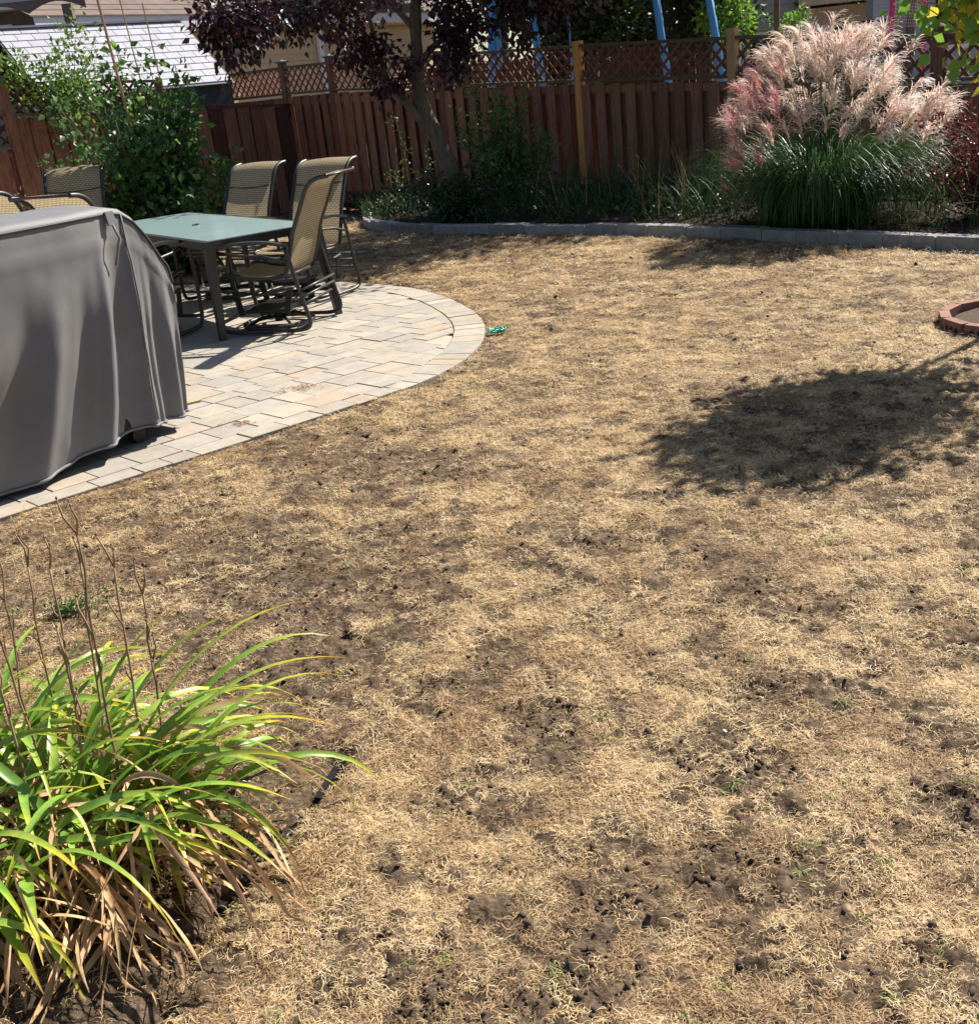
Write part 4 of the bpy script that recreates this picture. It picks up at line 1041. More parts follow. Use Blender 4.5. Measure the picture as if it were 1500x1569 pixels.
# ------------------------------------------------------------ bed planting
rs = np.random.RandomState(21)
bush('burgundy_shrub', 'dark burgundy barberry shrub at the right picture edge, right of the pink plumes', 'shrub', (4.36, 9.0, .05),
     [(4.36+rs.normal()*.32, 9.0+rs.normal()*.26, rs.uniform(.35, 1.02)) for _ in range(46)], M['burg'], 75, .055, .045, 8, extra=(M['plum_red'], .14, 'red_leaves'))
bush('young_shrub', 'loose green shrub growing against the fence, just right of the leaning tree trunk', 'shrub', (.62, 13.1, .08),
     [(.62+rs.normal()*.30, 13.1+rs.normal()*.2, rs.uniform(.5, 1.42)) for _ in range(40)], M['mid'], 60, .06, .07, 9, extra=(M['vine'], .25, 'sunlit_tint_leaves'))  # brighter leaf colour stands in for sunlight on part of the shrub
bush('low_shrub', 'low dark green shrub around the foot of the leaning tree trunk', 'shrub', (.05, 12.75, .05),
     [(.05+rs.normal()*.42, 12.7+rs.normal()*.22, rs.uniform(.2, .62)) for _ in range(34)], M['dark'], 55, .06, .06, 10)
bush('climbing_weed', 'thin pale weed climbing the fence boards left of the leaning tree trunk', 'weed', (-.62, 15.0, .0),
     [(-.70, 15.2, 1.2), (-.6, 15.1, .8), (-.45, 15.0, .5), (-.35, 15., .75), (-.9, 15.2, .5)], M['mid'], 26, .05, .055, 12, t0=.4)
V = None; sp = []
def bedpt(t, f):
    i = min(int(t*(nb-1)), nb-1); return kk_[i].x*(1-f)+fl[i][0]*f, kk_[i].y*(1-f)+fl[i][1]*f
for k in range(3600):
    t = rs.uniform(.12, .93); f = .06+.75*rs.uniform(); x, y = bedpt(t, f)
    L_ = (rs.uniform(.12, .38) if t > .56 else rs.uniform(.35, .85))*(1 if f > .12 else .55)
    sp.append(((((x, y, float(gz(x, y))+.07+.05*f), rs.uniform(0, 6.283), L_, rs.uniform(.8, 1.5), rs.uniform(.8, 2.2), rs.uniform(.007, .013))), {}))
bg_o = blades_obj('bed_grass', M['bedgrass'], None, sp, 'stuff', seg=5, fold=.05); bg_o['label'] = 'dark green grassy plants filling the garden bed behind the kerb'
P = []; D = []
for k in range(5200):
    t = rs.uniform(.30, .97); f = .04+.6*rs.uniform(); x, y = bedpt(t, f); P.append((x, y, float(gz(x, y))+.1+rs.uniform(0, .16)*(1+f))); D.append(rs.normal(size=3)+np.array([0, 0, .6]))
o = obj('ground_cover', leaf_mesh('ground_cover', P, D, rs.uniform(.025, .06, len(P)), .028, rs), M['dark']); tag(o, 'low dark green leafy ground cover behind the curved kerb', kind='stuff')
# dry tall stems among the bed grass
sp = []
for k in range(34):
    x, y = bedpt(rs.uniform(.36, .52), rs.uniform(.1, .5)); sp.append((((x, y, .1), rs.uniform(0, 6.28), rs.uniform(.5, .8), 1.4, .6, .006), {}))
o = blades_obj('dry_stems', M['lilydead'], None, sp, 'stuff', seg=4, fold=.05); o['label'] = 'thin dry grass stems standing in the bed below the yellow fence post'

# ------------------------------------------------------------ shrub behind the table
rs = np.random.RandomState(31)
B0 = (-2.85, 11.2, -.02)
tips = [(B0[0]+rs.normal()*.31, B0[1]+rs.normal()*.35, abs(rs.uniform(.35, 1.75))) for _ in range(74)]
tips += [(-2.05, 10.8, 1.12), (-2.15, 10.9, 1.0), (-2.0, 10.7, .75), (-2.2, 10.8, .45), (-3.9, 11.1, 1.2), (-3.8, 11.2, 1.0), (-3.7, 11.2, 1.42), (-3.05, 11.2, 2.2), (-2.55, 11.3, 1.95), (-2.45, 11.2, 1.8), (-2.8, 11.3, 2.05), (-2.6, 11.0, 1.75), (-3.2, 11.2, 1.9), (-2.35, 11.1, 1.7)]
bush('leafy_shrub', 'tall bushy green shrub tied to stakes behind the glass table', 'shrub', B0, tips, M['mid'], 110, .085, .085, 31, stem_r=.010, t0=.22, wr=.7, extra=(M['lime'], .10, 'pale_leaves'))
for k, (p0, p1) in enumerate((((-2.92, 11.0, 0), (-3.08, 11.0, 2.75)), ((-2.78, 11.25, 0), (-2.95, 11.3, 2.6)), ((-2.62, 11.2, 0), (-2.72, 11.2, 2.5)))):
    b = MB(); b.tube([p0, p1], .013 if k == 0 else .006, 7)
    tag(b.build('garden_stake', M['bamboo']), ['thick brown wooden stake through the leafy shrub, the tallest of three', 'thin middle stake of the leafy shrub', 'thin stake on the right side of the leafy shrub'][k], 'stake')
# vine on the lattice at the left
tips = [(-5.6+rs.normal()*.55, 16.6+rs.normal()*.3, rs.uniform(1.95, 2.55)) for _ in range(24)]+[(-5.25, 16.9, 2.85), (-4.9, 17.1, 2.6), (-5.0, 16.8, 2.9)]
bush('climbing_vine', 'bright green vine spilling over the lattice fence at the top left', 'vine', (-5.4, 16.75, 1.2), tips, M['vine'], 62, .10, .085, 33, stem_r=.006, t0=.45, wr=.6)
bush('flowering_plant', 'plant with pink flowers at the left picture edge beyond the chairs', 'flowers', (-4.35, 10.6, -.02), [(-4.3+rs.normal()*.25, 10.6+rs.normal()*.2, rs.uniform(.5, .98)) for _ in range(26)], M['vine'], 40, .05, .05, 34, extra=(M['flower'], .5, 'petals'))

# ------------------------------------------------------------ purple plum tree
rs = np.random.RandomState(41)
pl = thing('plum_tree', 'purple-leaved tree with a leaning grey trunk in front of the fence', 'tree', (.1, 13.0, .03))
O3 = np.array((.1, 13.0, .03))
def rel(p): return tuple(np.array(p)-O3)
b = MB()
main = crv([rel(p) for p in ((.14,13,-.05), (.06,13,.32), (-.06,13,.70), (-.17,13,1.02), (-.29,13,1.42), (-.27,13.02,1.9), (-.20,13.05,2.5), (0,13.1,3.2))], 5)
b.tube([tuple(p) for p in main], [.135-.085*(k/(len(main)-1))**.7+.006*math.sin(k*2.1) for k in range(len(main))], 12)
b.build('trunk', M['bark'], pl, True)
limbs = [[(-.15,13,.95), (-.36,12.95,1.25), (-.58,12.9,1.55), (-.95,12.7,2.05), (-1.5,12.4,2.45)], [(-.28,13,1.7), (-.1,12.9,1.9), (.25,12.8,2.1), (.8,12.6,2.45)], [(-.25,13,2.1), (-.7,13.2,2.7), (-1.1,13.3,3.3)], [(-.2,13,2.5), (.5,13.4,3.0), (1.1,13.8,3.4)], [(-.95,12.7,2.05), (-1.5,12.1,2.35), (-1.8,11.5,2.42), (-2.05,11.2,2.38)], [(0,13.1,3.2), (.1,13.3,3.9)], [(-.62,12.9,1.6), (-.7,12.6,2.1), (-.75,12.4,2.7)]]
lrad = [.062,.045,.04,.04,.032,.035,.035]
for L_, r0 in zip(limbs, lrad):
    b = MB(); q = crv([rel(p) for p in L_], 5); b.tube([tuple(p) for p in q], [r0*(1-.6*k/(len(q)-1)) for k in range(len(q))], 8); b.build('limb', M['bark'], pl, True)
starts = [np.array(rel(p)) for L_ in limbs for p in L_[2:]]
tips = [np.array(rel((.15+rs.normal()*1.15, 13.1+rs.normal()*.85, 2.35+abs(rs.normal())*.8))) for _ in range(105)]
tips += [np.array(rel((1.35+rs.normal()*.65, 12.2+rs.normal()*.6, 3.0+abs(rs.normal())*.35))) for _ in range(45)]
spec = [(-1.98,11.05,1.84), (-1.78,11.1,1.96), (-2.0,11.1,2.10), (-2.2,11.1,2.28), (-1.6,11.2,2.15), (-1.8,11.2,2.3), (-1.5,11.6,2.25), (-1.3,11.9,2.25), (-2.0,11.2,2.35), (-1.8,11.6,2.35), (-1.7,11.4,2.3), (-1.1,12.1,2.2), (-1.5,12.0,2.1),
        (-.95,12.5,1.95), (-.75,12.5,1.72), (-.65,12.5,1.66), (.15,12.6,1.6), (-.1,12.4,1.7), (.1,12.5,1.75), (-.35,12.5,1.85), (-.5,12.5,1.95), (.2,12.6,1.95), (.0,12.5,2.1), (-.65,12.4,2.1),
        (.7,12.4,1.95), (.95,12.5,1.9), (1.2,12.5,2.0), (1.5,12.6,2.1), (.5,12.5,2.1), (.9,12.3,2.15), (1.35,12.4,2.2), (1.8,12.6,2.25), (1.1,12.5,2.3), (2.0,12.8,2.35)]
spec = [np.array(rel(p)) for p in spec]
brs = []
for k, tp in enumerate(tips+spec):
    s = starts[int(np.argmin([np.linalg.norm(tp-q) + (0 if q[2] < tp[2]+.6 else .5) for q in starts]))]
    brs += branches(s, [tp], rs, .08, 6, sag=.06)
woody(pl, brs, .010, .003, M['twig'], 'twig', 4).__setitem__('kind', 'stuff')
P, D = leaves_on(brs[:150], rs, 95, .13, .1, -.3); P2, D2 = leaves_on(brs[150:], rs, 90, .10, .25, -1.0)
P = np.concatenate([P, P2]); D = np.concatenate([D, D2]); ls = .092*rs.uniform(.6, 1.2, len(P))
tag(obj('crown', leaf_mesh('crown', P, D, ls, ls*.62, rs), M['plum'], pl), kind='stuff')
k_ = rs.uniform(size=len(P)) < .03
tag(obj('coppery_leaves', leaf_mesh('coppery_leaves', P[k_]+.03, D[k_], ls[k_], ls[k_]*.55, rs), M['plum_red'], pl), kind='stuff')

# ------------------------------------------------------------ small tree in its brick ring (crown enters the picture top right)
rs = np.random.RandomState(51)
st = thing('young_tree', 'young tree with bright green and yellow leaves at the top right corner', 'tree', (3.05, 5.86, .03))
b = MB(); b.tube([(0,0,-.03), (.01,0,.6), (-.01,.01,1.2), (.01,0,1.8), (.02,0,2.4)], [.030,.026,.023,.017,.007], 8); b.build('trunk', M['bark'], st, True)
tips = []
for k in range(95):
    a = rs.uniform(0, 6.283); z = 1.66+rs.uniform(0, 1.0); rr = .78*math.sqrt(rs.uniform())*(1-.6*max(0, (z-2.05)/.65)); tips.append(np.array([rr*math.cos(a)+.05, rr*math.sin(a), z]))
tips += [np.array(p) for p in ((-.42,0,1.82), (-.40,.05,1.84), (-.46,-.05,1.88), (-.33,0,1.76), (-.26,.02,1.80), (-.45,0,1.93), (-.5,.0,1.98), (-.3,-.05,1.94), (-.20,0,1.84), (-.1,0,1.74), (-.16,.05,1.70))]
brs = []
for tp in tips: brs += branches((0, 0, max(1.0, tp[2]-.55)), [tp], rs, .08, 6, sag=.05)
woody(st, brs, .007, .002, M['twig'], 'twig', 4).__setitem__('kind', 'stuff')
P, D = leaves_on(brs, rs, 50, .095, .22, -.5); ls = .082*rs.uniform(.65, 1.2, len(P)); yel = (rs.uniform(size=len(P)) < .04+.5*((P[:, 2] < 1.80) & (P[:, 0] > -.42)))
tag(obj('crown', leaf_mesh('crown', P[~yel], D[~yel], ls[~yel], ls[~yel]*.8, rs, fold=.15), M['lime'], st), kind='stuff')
tag(obj('yellow_leaves', leaf_mesh('yellow_leaves', P[yel], D[yel], ls[yel], ls[yel]*.8, rs, fold=.15), M['yellow'], st), kind='stuff')
rg = thing('brick_ring', 'low ring of red bricks with holes round the young tree at the right picture edge', 'edging', (3.02, 5.82, -.012))
NB = 13
for k in range(NB):
    a = 2*math.pi*(k+.5)/NB+.15; r0 = .375
    t = Vector((-math.sin(a), math.cos(a), 0)); n = Vector((math.cos(a), math.sin(a), 0)); c = n*r0
    b = MB(); Mx = Matrix(((t.x, n.x, 0), (t.y, n.y, 0), (0, 0, 1)))
    b.box((c.x, c.y, .030), (.172, .055, .086), M=Mx)
    o = b.build('brick', M['brick'], rg)
    b = MB()
    for q in (-.045, 0, .045):
        p = c+t*q+n*.0285; b.tube([tuple(p+Vector((0, 0, .032))-n*.004), tuple(p+Vector((0, 0, .032))+n*.0008)], .0125, 10)
    b.build('core_hole_shade', M['black'], o)  # solid black discs painted as the shade inside the brick cores
b = MB(); nn_ = 24
b.add([(0, 0, .045)]+[(.33*math.cos(6.283*k/nn_), .33*math.sin(6.283*k/nn_), .028+.01*R.random()) for k in range(nn_)], [(0, k+1, (k+1) % nn_+1) for k in range(nn_)])
b.build('soil_fill', M['clod'], rg)

# ------------------------------------------------------------ small things
b = MB(); r = random.Random(4)
for k in range(9):
    cx_, cy_ = r.uniform(-.06, .045), r.uniform(-.02, .02); rr = r.uniform(.012, .024); tl = r.uniform(-.7, .7); ph = r.uniform(0, 6)
    b.tube([(cx_+rr*math.cos(a), cy_+rr*math.sin(a)*math.cos(tl), .024+rr*.7*math.sin(a+ph)*math.sin(tl+.6)) for a in np.linspace(0, 6.283, 13)[:-1]], .0042, 5, True)
for k in range(7):
    a = r.uniform(-.5, .5); x0 = r.uniform(-.07, .0); b.tube([(x0, r.uniform(-.02, .02), .02), (x0+.03, r.uniform(-.02, .02), r.uniform(.02, .045)), (x0+.06, r.uniform(-.02, .02), .02)], .005, 5)
tw = tag(b.build('plastic_twine', M['teal'], None, True), 'crumpled bundle of bright teal plastic twine at the tip of the patio', 'twine'); tw.location = (.17, 6.87, .004)
b = MB(); b.bar((-1.66, 5.84, .023), (-1.545, 5.90, .023), .028, .010); tag(b.build('wooden_stick', M['stick']), 'flat pale wooden stick on the pavers beside the grill cover', 'stick')
b = MB(); p = [(-.025, 0, .0), (-.01, .012, .008), (.01, .01, .004), (.025, 0, .01), (.008, -.012, .004), (-.012, -.010, .009)]
b.add(p+[(0, 0, .012)], [(k, (k+1) % 6, 6) for k in range(6)]); o = tag(b.build('fallen_leaf', M['orange']), 'single bright orange fallen leaf on the lawn left of the brick ring', 'leaf'); o.location = (2.12, 5.86, .022)
b = MB(); b.add([(p_[0]*1.6, p_[1]*1.6, p_[2]) for p_ in p]+[(0, 0, .014)], [(k, (k+1) % 6, 6) for k in range(6)]); o = tag(b.build('fallen_leaf', M['pebble']), 'pale curled leaf lying at the foot of the brick ring', 'leaf'); o.location = (2.70, 5.70, .025)

# ------------------------------------------------------------ beyond the fences
def siding(root, p0, dirv, L_, z0, z1, ph, mt, name='siding_plank', holes=()):
    """lapped planks; wall faces the right-hand normal of dirv"""
    d = Vector(dirv).normalized(); n = Vector((d.y, -d.x)); z = z0; c = 0
    while z < z1-.02:
        b = MB(); zt = min(z+ph, z1); q = Vector(p0)
        spans = [(0, L_)]
        for h0, h1, hz0, hz1 in holes:
            if zt > hz0 and z < hz1:
                ns = []
                for a_, c_ in spans:
                    if h0 > a_: ns.append((a_, min(c_, h0)))
                    if h1 < c_: ns.append((max(a_, h1), c_))
                spans = [s_ for s_ in ns if s_[1]-s_[0] > .02]
        for a_, c_ in spans:
            A = q+d*a_; B = q+d*c_; o1 = n*.022; o2 = n*.004
            b.add([(A.x+o1.x, A.y+o1.y, z), (B.x+o1.x, B.y+o1.y, z), (B.x+o2.x, B.y+o2.y, zt), (A.x+o2.x, A.y+o2.y, zt), (A.x, A.y, z), (B.x, B.y, z)], [(0,1,2,3), (4,5,1,0)])
        o = b.build(name, mt, root); o.location = (0, 0, 0); z += ph
def wpt(p0, d, s): d = Vector(d).normalized(); return Vector(p0)+d*s
def wbox(root, name, p0, dirv, s0, s1, z0, z1, off, th, mt):
    d = Vector(dirv).normalized(); n = Vector((d.y, -d.x)); c = Vector(p0)+d*(s0+s1)/2+n*(off+th/2); b = MB()
    b.box((c.x, c.y, (z0+z1)/2), (s1-s0, th, z1-z0), math.atan2(d.y, d.x)); return b.build(name, mt, root)
# tan house
HP = (-7.26, 22.34); HD = (.55, .835)
h = thing('house', 'tan sided house with white fascia and corner downspout behind the pale shed', 'house', (0, 0, 0))
siding(h, HP, HD, 13, .4, 3.10, .165, M['siding_tan'])
wbox(h, 'wall', HP, HD, -.1, 13, -.3, 3.12, -.2, .19, M['siding_tan'])
wbox(h, 'fascia', HP, HD, -.5, 13.5, 3.14, 3.38, .30, .03, M['white'])
wbox(h, 'soffit', HP, HD, -.5, 13.5, 3.12, 3.14, .0, .30, M['siding_tan'])
wbox(h, 'downspout', HP, HD, 7.70, 7.87, .3, 3.10, .03, .08, M['white'])
d = Vector(HD).normalized(); n = Vector((d.y, -d.x)); A = Vector(HP)+d*-.6+n*.36; B = Vector(HP)+d*13.6+n*.36
for k in range(12):
    b = MB(); q0 = -n*(k*.24); q1 = -n*((k+1)*.24+.02); z0 = 3.38+k*.12; z1 = z0+.125
    b.add([(A.x+q0.x, A.y+q0.y, z0+.012), (B.x+q0.x, B.y+q0.y, z0+.012), (B.x+q1.x, B.y+q1.y, z1), (A.x+q1.x, A.y+q1.y, z1), (A.x+q0.x, A.y+q0.y, z0-.01), (B.x+q0.x, B.y+q0.y, z0-.01)], [(0,1,2,3), (4,5,1,0)])
    b.build('shingle_course', M['roof_brown'], h)
# shed
s_ = thing('garden_shed', 'small shed with a pale shingled roof and dark wall behind the side fence', 'shed', (0, 0, 0))
E1 = Vector((-3.66, 20.35)); RD = Vector((.731, .682)); RN = Vector((.682, -.731)); LS = 3.4; ez, rz_ = 1.93, 3.02; run = 1.35
rows = 10
for k in range(rows):
    f0, f1 = k/rows, (k+1)/rows; cols = 12
    for c in range(cols+1):
        s0 = (c-.5*(k % 2))*LS/cols; s1 = s0+LS/cols; s0 = max(0, s0); s1 = min(LS, s1)
        if s1-s0 < .03: continue
        b = MB(); g = .006
        def pt(s, f, up): p = E1-RD*s-RN*run*f; return (p.x, p.y, ez+(rz_-ez)*f+up)
        b.add([pt(s0+g, f0, .022), pt(s1-g, f0, .022), pt(s1-g, f1+.01, .006), pt(s0+g, f1+.01, .006), pt(s0+g, f0, 0), pt(s1-g, f0, 0), pt(s1-g, f1, -.01), pt(s0+g, f1, -.01)],
              [(3,2,1,0), (4,5,1,0), (0,3,7,4), (1,5,6,2)][:]); b.build('shingle', M['roof_pale'], s_)
b = MB(); p0 = E1-RD*0; 
def rp3(s, f, up): p = E1-RD*s-RN*run*f; return (p.x, p.y, ez+(rz_-ez)*f+up)
b.add([rp3(-.03, -.02, -.004), rp3(LS+.03, -.02, -.004), rp3(LS+.03, 1, -.004), rp3(-.03, 1, -.004), rp3(-.03, 2, -(rz_-ez)*2), rp3(LS+.03, 2, -(rz_-ez)*2)], [(0,1,2,3), (3,2,5,4)]); b.build('roof_deck', M['shedwall'], s_)
b = MB(); b.bar(rp3(-.03, 1, .02), rp3(LS+.03, 1, .02), .14, .03); b.build('ridge_cap', M['roof_pale'], s_)
c0 = E1-RN*.10; c1 = c0-RD*LS; c2 = c1-RN*(2*run-.2); c3 = c0-RN*(2*run-.2)
for a_, c_ in ((c0, c1), (c3, c0), (c1, c2)):
    b = MB(); b.bar((a_.x, a_.y, .8), (c_.x, c_.y, .8), .05, 2.1, (0,0,1)); b.build('wall', M['shedwall'], s_)
b = MB(); b.add([(c0.x, c0.y, 1.85), (c3.x, c3.y, 1.85), rp3(0, 1, -.03)], [(0,1,2)]); b.build('gable', M['shedwall'], s_)
# left background: brown stucco house, pavilion, olive house
h = thing('house', 'brown stucco house wall at the top left, above the shed roof', 'house', (0, 0, 0))
wbox(h, 'wall', (-11.6, 30), (1, .12), 0, 5.6, 0, 4.35, 0, .3, M['stucco']); wbox(h, 'eave', (-11.9, 30), (1, .12), 0, 6.3, 4.35, 4.6, .3, .5, M['roof_brown'])
wbox(h, 'roof', (-11.9, 30), (1, .12), 0, 6.3, 4.6, 6.4, -.2, .5, M['roof_pale']); wbox(h, 'downpipe', (-11.6, 30), (1, .12), .5, .65, 0, 4.3, .3, .1, M['black'])
pv = thing('garden_pavilion', 'dark garden pavilion with scalloped canopy edge at the top left corner', 'pavilion', (0, 0, 0))
for x in (-9.0, -6.55):
    b = MB(); b.box((x, 21.5, 1.75), (.16, .16, 3.5)); b.build('post', M['stucco'], pv)
b = MB(); b.box((-7.8, 21.5, 3.72), (3.1, .10, .22)); b.build('canopy_beam', M['roof_pale'], pv)
for k in range(3):
    b = MB(); x0 = -9.3+k*1.03; V_ = []; n_ = 9
    for i in range(n_):
        x = x0+1.03*i/(n_-1); dz = .16*(1-math.sin(math.pi*i/(n_-1)))
        V_ += [(x, 21.46, 3.62), (x, 21.46, 3.56-dz)]
    b.add(V_, [(2*i, 2*i+1, 2*i+3, 2*i+2) for i in range(n_-1)]); b.build('valance', M['stucco'], pv)
h = thing('house', 'olive brown house with white framed door at the far left edge', 'house', (0, 0, 0))
wbox(h, 'wall', (-14, 28), (1, .05), 0, 4.9, 0, 4.05, 0, .3, M['roof_brown']); wbox(h, 'eave', (-14.2, 28), (1, .05), 0, 5.5, 4.05, 4.2, .3, .5, M['white']); wbox(h, 'roof', (-14.2, 28), (1, .05), 0, 5.4, 4.2, 4.55, .1, .4, M['roof_pale'])
wbox(h, 'door', (-14, 28), (1, .05), 2.9, 4.0, 1.2, 3.65, .31, .04, M['window']); f_ = wbox(h, 'door_frame', (-14, 28), (1, .05), 4.0, 4.15, 1.2, 3.75, .31, .06, M['white']); wbox(h, 'door_frame', (-14, 28), (1, .05), 2.8, 4.15, 3.66, 3.78, .31, .07, M['white'])
# right background: grey house, beige garage, blue-grey house
GP = (5.9, 24.6); GD = (.74, .67)
h = thing('house', 'grey sided house with white corner trim behind the fence, left of the plume grass', 'house', (0, 0, 0))
siding(h, GP, GD, 3.35, .4, 4.2, .17, M['siding_grey'], holes=((.05,.5,1.2,2.2),))
wbox(h, 'wall', GP, GD, 0, 3.3, 0, 4.3, -.3, .28, M['siding_grey'])
wbox(h, 'corner_trim', GP, GD, .52, .66, .3, 4.25, .03, .03, M['white']); wbox(h, 'corner_trim', GP, GD, 3.32, 3.45, .3, 4.25, .03, .03, M['white'])
w_ = wbox(h, 'window', GP, GD, .08, .46, 1.2, 2.2, .0, .03, M['window']); wbox(h, 'window_frame', GP, GD, .44, .50, 1.2, 2.2, .025, .03, M['white'])
GG = wpt(GP, GD, 3.45); GD2 = (.95, -.30)
h = thing('garage', 'beige garage with pale overhanging eave behind the pink plumes', 'garage', (0, 0, 0))
wbox(h, 'wall', GG, GD2, 0.02, 1.95, 0, 2.30, -.2, .2, M['beige']); wbox(h, 'eave', GG, GD2, -.2, 2.45, 2.36, 2.46, .0, .6, M['beige']); wbox(h, 'fascia', GG, GD2, -.2, 2.45, 2.46, 2.60, .55, .05, M['siding_tan'])
wbox(h, 'downspout', GG, GD2, 1.90, 1.97, .3, 2.36, .02, .06, M['oldpost']); wbox(h, 'roof', GG, GD2, -.2, 2.45, 2.6, 3.1, -.2, .5, M['roof_brown'])
h = thing('house', 'pale grey house wall with fine horizontal boards behind the pink goal frame', 'house', (0, 0, 0))
siding(h, (9.4, 25.4), (.98, .1), 4.0, .4, 4, .075, M['roof_pale']); wbox(h, 'wall', (9.4, 25.4), (.98, .1), 0, 4, 0, 4, -.3, .28, M['roof_pale'])
wbox(h, 'window', (9.4, 25.4), (.98, .1), .95, 2.4, 2.15, 3.2, .03, .04, M['siding_blue']); wbox(h, 'window_frame', (9.4, 25.4), (.98, .1), .85, .95, 2.1, 3.3, .03, .06, M['window'])
h = thing('house', 'blue-grey sided house with dark framed window at the top right', 'house', (0, 0, 0))
BP = (8.05, 20.0); BD = (.96, .25)
siding(h, BP, BD, 5, .4, 4, .14, M['siding_blue'], holes=((.50,1.35,1.30,3.6),)); wbox(h, 'wall', BP, BD, .0, 5, 0, 4, -.4, .3, M['siding_blue'])
wbox(h, 'corner_trim', BP, BD, -.08, .05, .3, 4, .02, .05, M['stucco'])
wbox(h, 'window_frame', BP, BD, .50, .62, 1.3, 3.6, .0, .05, M['black']); wbox(h, 'window', BP, BD, .62, 1.35, 1.3, 3.6, -.02, .03, M['window']); wbox(h, 'window_sill', BP, BD, .45, 1.4, 1.22, 1.3, .0, .09, M['white'])
# deck railing
rl = thing('deck_railing', 'black deck railing beyond the fence, left of the plume tops', 'railing', (5.4, 20.2, 0))
for x, z in ((.0, 1.92), (1.45, 1.92)):
    b = MB(); b.box((x, 0, z/2), (.09, .09, z)); b.box((x, 0, z+.03), (.15, .15, .05)); b.build('post', M['black'], rl)
b = MB(); b.bar((0, 0, 1.80), (1.45, 0, 1.78), .05, .04); b.build('handrail', M['white'], rl)
b = MB(); b.bar((1.5, .05, 1.82), (3.4, .6, 1.80), .05, .05); b.build('handrail', M['black'], rl)
for k in range(16):
    b = MB(); f = (k+.5)/16; b.box((1.5+1.9*f, .05+.55*f, 1.4), (.02, .02, .78)); b.build('baluster', M['black'], rl)
# swing set
sw = thing('swing_set', 'bright blue metal swing set standing behind the fence', 'swing set', (0, 18, 0))
for p0, p1 in (((.60,0,0),(.93,.55,3.3)), ((1.62,0,0),(1.42,.55,3.3)), ((3.64,0,0),(3.32,.55,3.3)), ((4.52,0,0),(4.12,.55,3.3))):
    b = MB(); b.tube([p0, p1], .062, 10); b.build('leg', M['blue'], sw, True)
b = MB(); b.tube([(.4,.55,3.32), (4.6,.55,3.32)], .06, 10); b.build('top_beam', M['blue'], sw, True)
b = MB(); b.box((.90, .1, 1.95), (.08, .05, .55)); b.build('side_panel', M['blue'], sw)
b = MB(); b.tube([(2.05,.55,3.3), (2.05,.55,1.3)], .02, 6); b.build('swing_rope', M['blue'], sw)
tp_ = thing('trampoline', 'trampoline net enclosure with black pole between the blue swing legs', 'trampoline', (3.66, 19.3, 0))
for x, y in ((-.12, 0), (.95, .9), (-.3, 1.8)):
    b = MB(); b.tube([(x, y, 0), (x, y, 2.9)], .022, 7); b.build('pole', M['black'], tp_)
b = MB()
for k in range(46): f = k/45; b.bar((-.12+1.07*f, .9*f, .8), (-.12+1.07*f, .9*f, 2.9), .0035, .0035)
for k in range(52): z = .8+2.1*k/51; b.bar((-.12, 0, z), (.95, .9, z), .0035, .0035)
tag(b.build('net', M['seam'], tp_), kind='stuff')
pk = thing('toy_goal', 'pink framed toy goal with white net behind the fence at the top right', 'toy goal', (7.15, 18.6, 0))
for a_, c_ in (((0,0,0),(.05,0,2.14)), ((.05,0,2.14),(.62,.1,2.02)), ((.62,.1,2.02),(.6,.1,0))):
    b = MB(); b.bar(a_, c_, .06, .06); b.build('frame_bar', M['pink'], pk)
b = MB()
for k in range(14): f = k/13; b.bar((.07+.53*f, .02, 2.1-.1*f), (.2+.42*f, .3, 1.65), .005, .005)
for k in range(9): f = k/8; b.bar((.07+.12*f, .02+.27*f, 2.1-.42*f), (.6, .1+.2*f, 2.0-.35*f), .005, .005)
tag(b.build('net', M['net'], pk), kind='stuff')
# curtain / laundry behind trunk
b = MB(); V_ = []
for i in range(15):
    x = .02+.22*i/14
    for j in range(5): V_.append((x+.01*math.sin(j), 19.5+.03*math.sin(i*1.3), 2.35-.62*j/4))
b.add(V_, [(i*5+j, i*5+j+1, i*5+j+6, i*5+j+5) for i in range(14) for j in range(4)])
tag(b.build('hanging_towel', M['white'], None, True), 'white cloth hanging outdoors behind the fence, right of the tree trunk', 'towel')
b = MB(); b.bar((-.3, 19.52, 2.36), (.6, 19.52, 2.36), .01, .01); tag(b.build('clothes_line', M['black']), 'thin dark clothes line holding the white cloth behind the fence', 'line')

# far hedge line closes the view between the houses
tf = thing('wooden_fence', 'dark weathered fence far behind, seen between trampoline and grey house', 'fence', (0, 27.5, 0))
for k in range(60):
    b = MB(); b.box((.0, 0, .95), (.15, .02, 1.9)); 
    if k == 0: bm0 = b.mesh('board')
    o = obj('board', bm0, M['fence_dark'], tf); o.location = (-.5+.16*k, R.uniform(-.01, .01), 0)
b = MB(); b.bar((-.6, .03, 1.7), (9.1, .03, 1.7), .04, .09); b.build('rail', M['fence_dark'], tf)
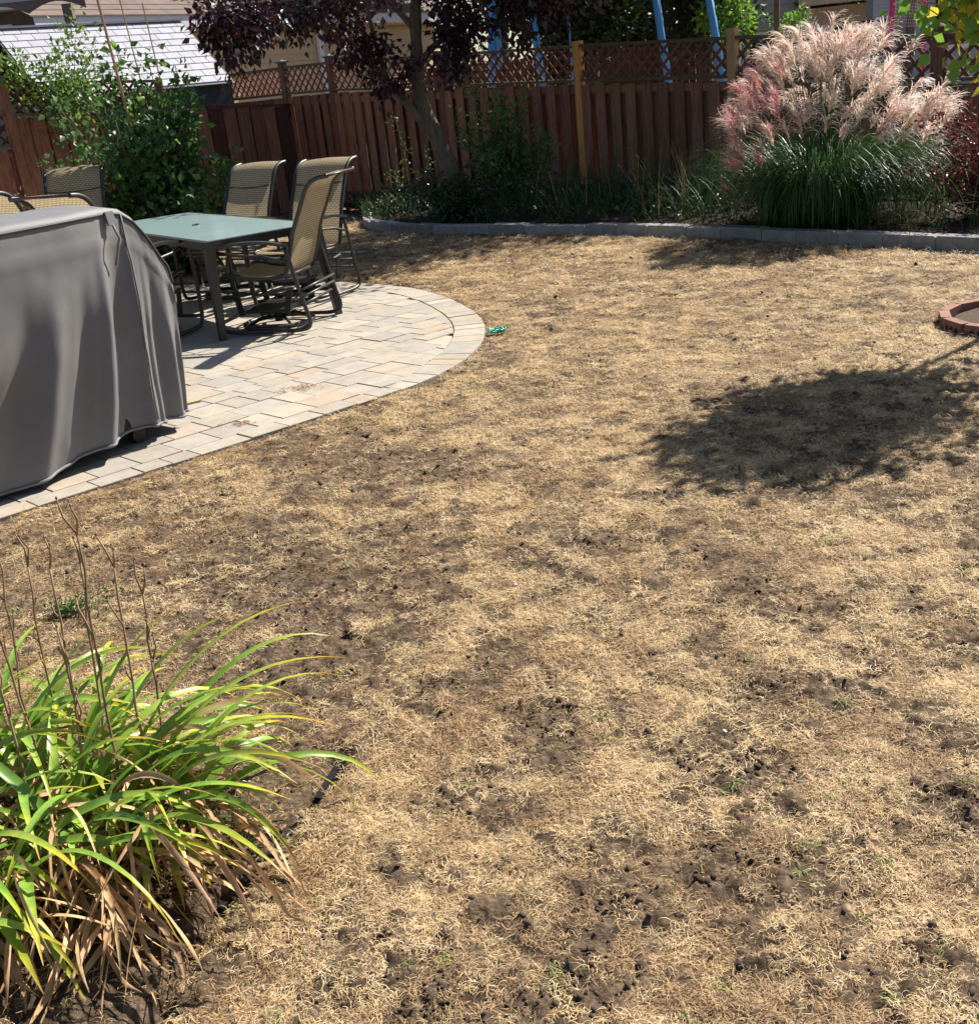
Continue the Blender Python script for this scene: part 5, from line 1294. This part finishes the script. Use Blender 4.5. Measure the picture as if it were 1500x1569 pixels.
# trees behind the fence
def crown_tree(label, base, centre, radii, nbr, per, off, lsize, mt, seed, tr, name='garden_tree', group=None, t0=.35):
    rs = np.random.RandomState(seed); t = thing(name, label, 'tree', base, group=group); c = np.array(centre)-np.array(base)
    b = MB(); b.tube([(0, 0, -.1), (.03, 0, c[2]*.5), (c[0]*.5, c[1]*.5, c[2])], [tr, tr*.8, tr*.4], 9); b.build('trunk', M['bark'], t, True)
    tips = []
    for k in range(nbr):
        v = rs.normal(size=3); v /= np.linalg.norm(v); v *= rs.uniform(.45, 1)**.5; tips.append(c+v*np.array(radii))
    brs = branches((c[0]*.3, c[1]*.3, c[2]-radii[2]*.8), tips, rs, .1, 6)
    woody(t, brs, .03, .006, M['twig'], 'limb', 4).__setitem__('kind', 'stuff')
    P, D = leaves_on(brs, rs, per, off, t0, .1); ls = lsize*rs.uniform(.6, 1.2, len(P))
    tag(obj('crown', leaf_mesh('crown', P, D, ls, ls*.6, rs), mt, t), kind='stuff'); return t
crown_tree('large dark tree directly behind the fence, between the blue swing legs', (2.35, 19.6, -.1), (2.0, 19.4, 3.5), (1.7, 1.5, 2.0), 60, 230, .26, .13, M['dark'], 61, .30)
crown_tree('dark tree behind the trampoline net', (4.6, 20.5, 0), (4.5, 20.0, 3.2), (1.2, 1.2, 1.7), 34, 170, .26, .12, M['dark'], 62, .16)
crown_tree('tall shade tree whose high crown reaches over the fence', (4.75, 16.6, 0), (4.1, 15.3, 4.5), (2.7, 2.1, 1.3), 70, 210, .32, .13, M['dark'], 63, .05)
crown_tree('big dark tree far behind, shading the tan house right of its downspout', (1.6, 32.5, 0), (.1, 31.4, 6.2), (2.7, 2.5, 2.1), 80, 220, .35, .19, M['dark'], 66, .3)
for k_, (x_, y_, z_, rx_, lb_) in enumerate(((5.2, 31, 3.6, 2.6, 'broad dark tree far behind the trampoline'), (10.2, 33, 3.8, 3.0, 'broad dark tree far behind the garage roof'), (15.5, 31, 3.6, 3.0, 'broad dark tree far behind the blue-grey house'), (-4.5, 38, 6.0, 3.2, 'broad dark tree far behind the tan house roof'))):
    crown_tree(lb_, (x_, y_, 0), (x_, y_, z_), (rx_, 1.8, 2.8), 60, 190, .34, .24, M['dark'], 80+k_, .2)
crown_tree('dark conifer at the far left between the olive house and the shed', (-7.6, 24.6, 0), (-7.6, 24.6, 2.6), (.55, .55, 1.3), 30, 120, .12, .10, M['dark'], 64, .1)
crown_tree('dark leafy tree above the pale shed roof', (-4.9, 26.5, 0), (-6.0, 26.5, 4.2), (.9, .7, .7), 24, 110, .2, .13, M['dark'], 65, .09)
rs = np.random.RandomState(71)
bush('lime_shrub', 'bright lime green shrub by the right blue swing leg', 'shrub', (4.75, 19.0, .9), [(4.6+rs.normal()*.28, 19+rs.normal()*.2, 2.2+rs.normal()*.16) for _ in range(20)], M['lime'], 40, .09, .11, 72, t0=.6)
bush('lime_shrub', 'small lime green shrub in front of the grey house', 'shrub', (5.75, 19.5, .9), [(5.8+rs.normal()*.18, 19.5+rs.normal()*.15, 2.0+rs.normal()*.1) for _ in range(14)], M['lime'], 36, .06, .07, 73, t0=.6)
bush('lime_shrub', 'loose green foliage behind the leaning trunk, left of the blue leg', 'shrub', (.45, 19.2, .9), [(.42+rs.normal()*.16, 19.2+rs.normal()*.15, 2.2+rs.normal()*.35) for _ in range(16)], M['vine'], 40, .08, .07, 74, t0=.5)
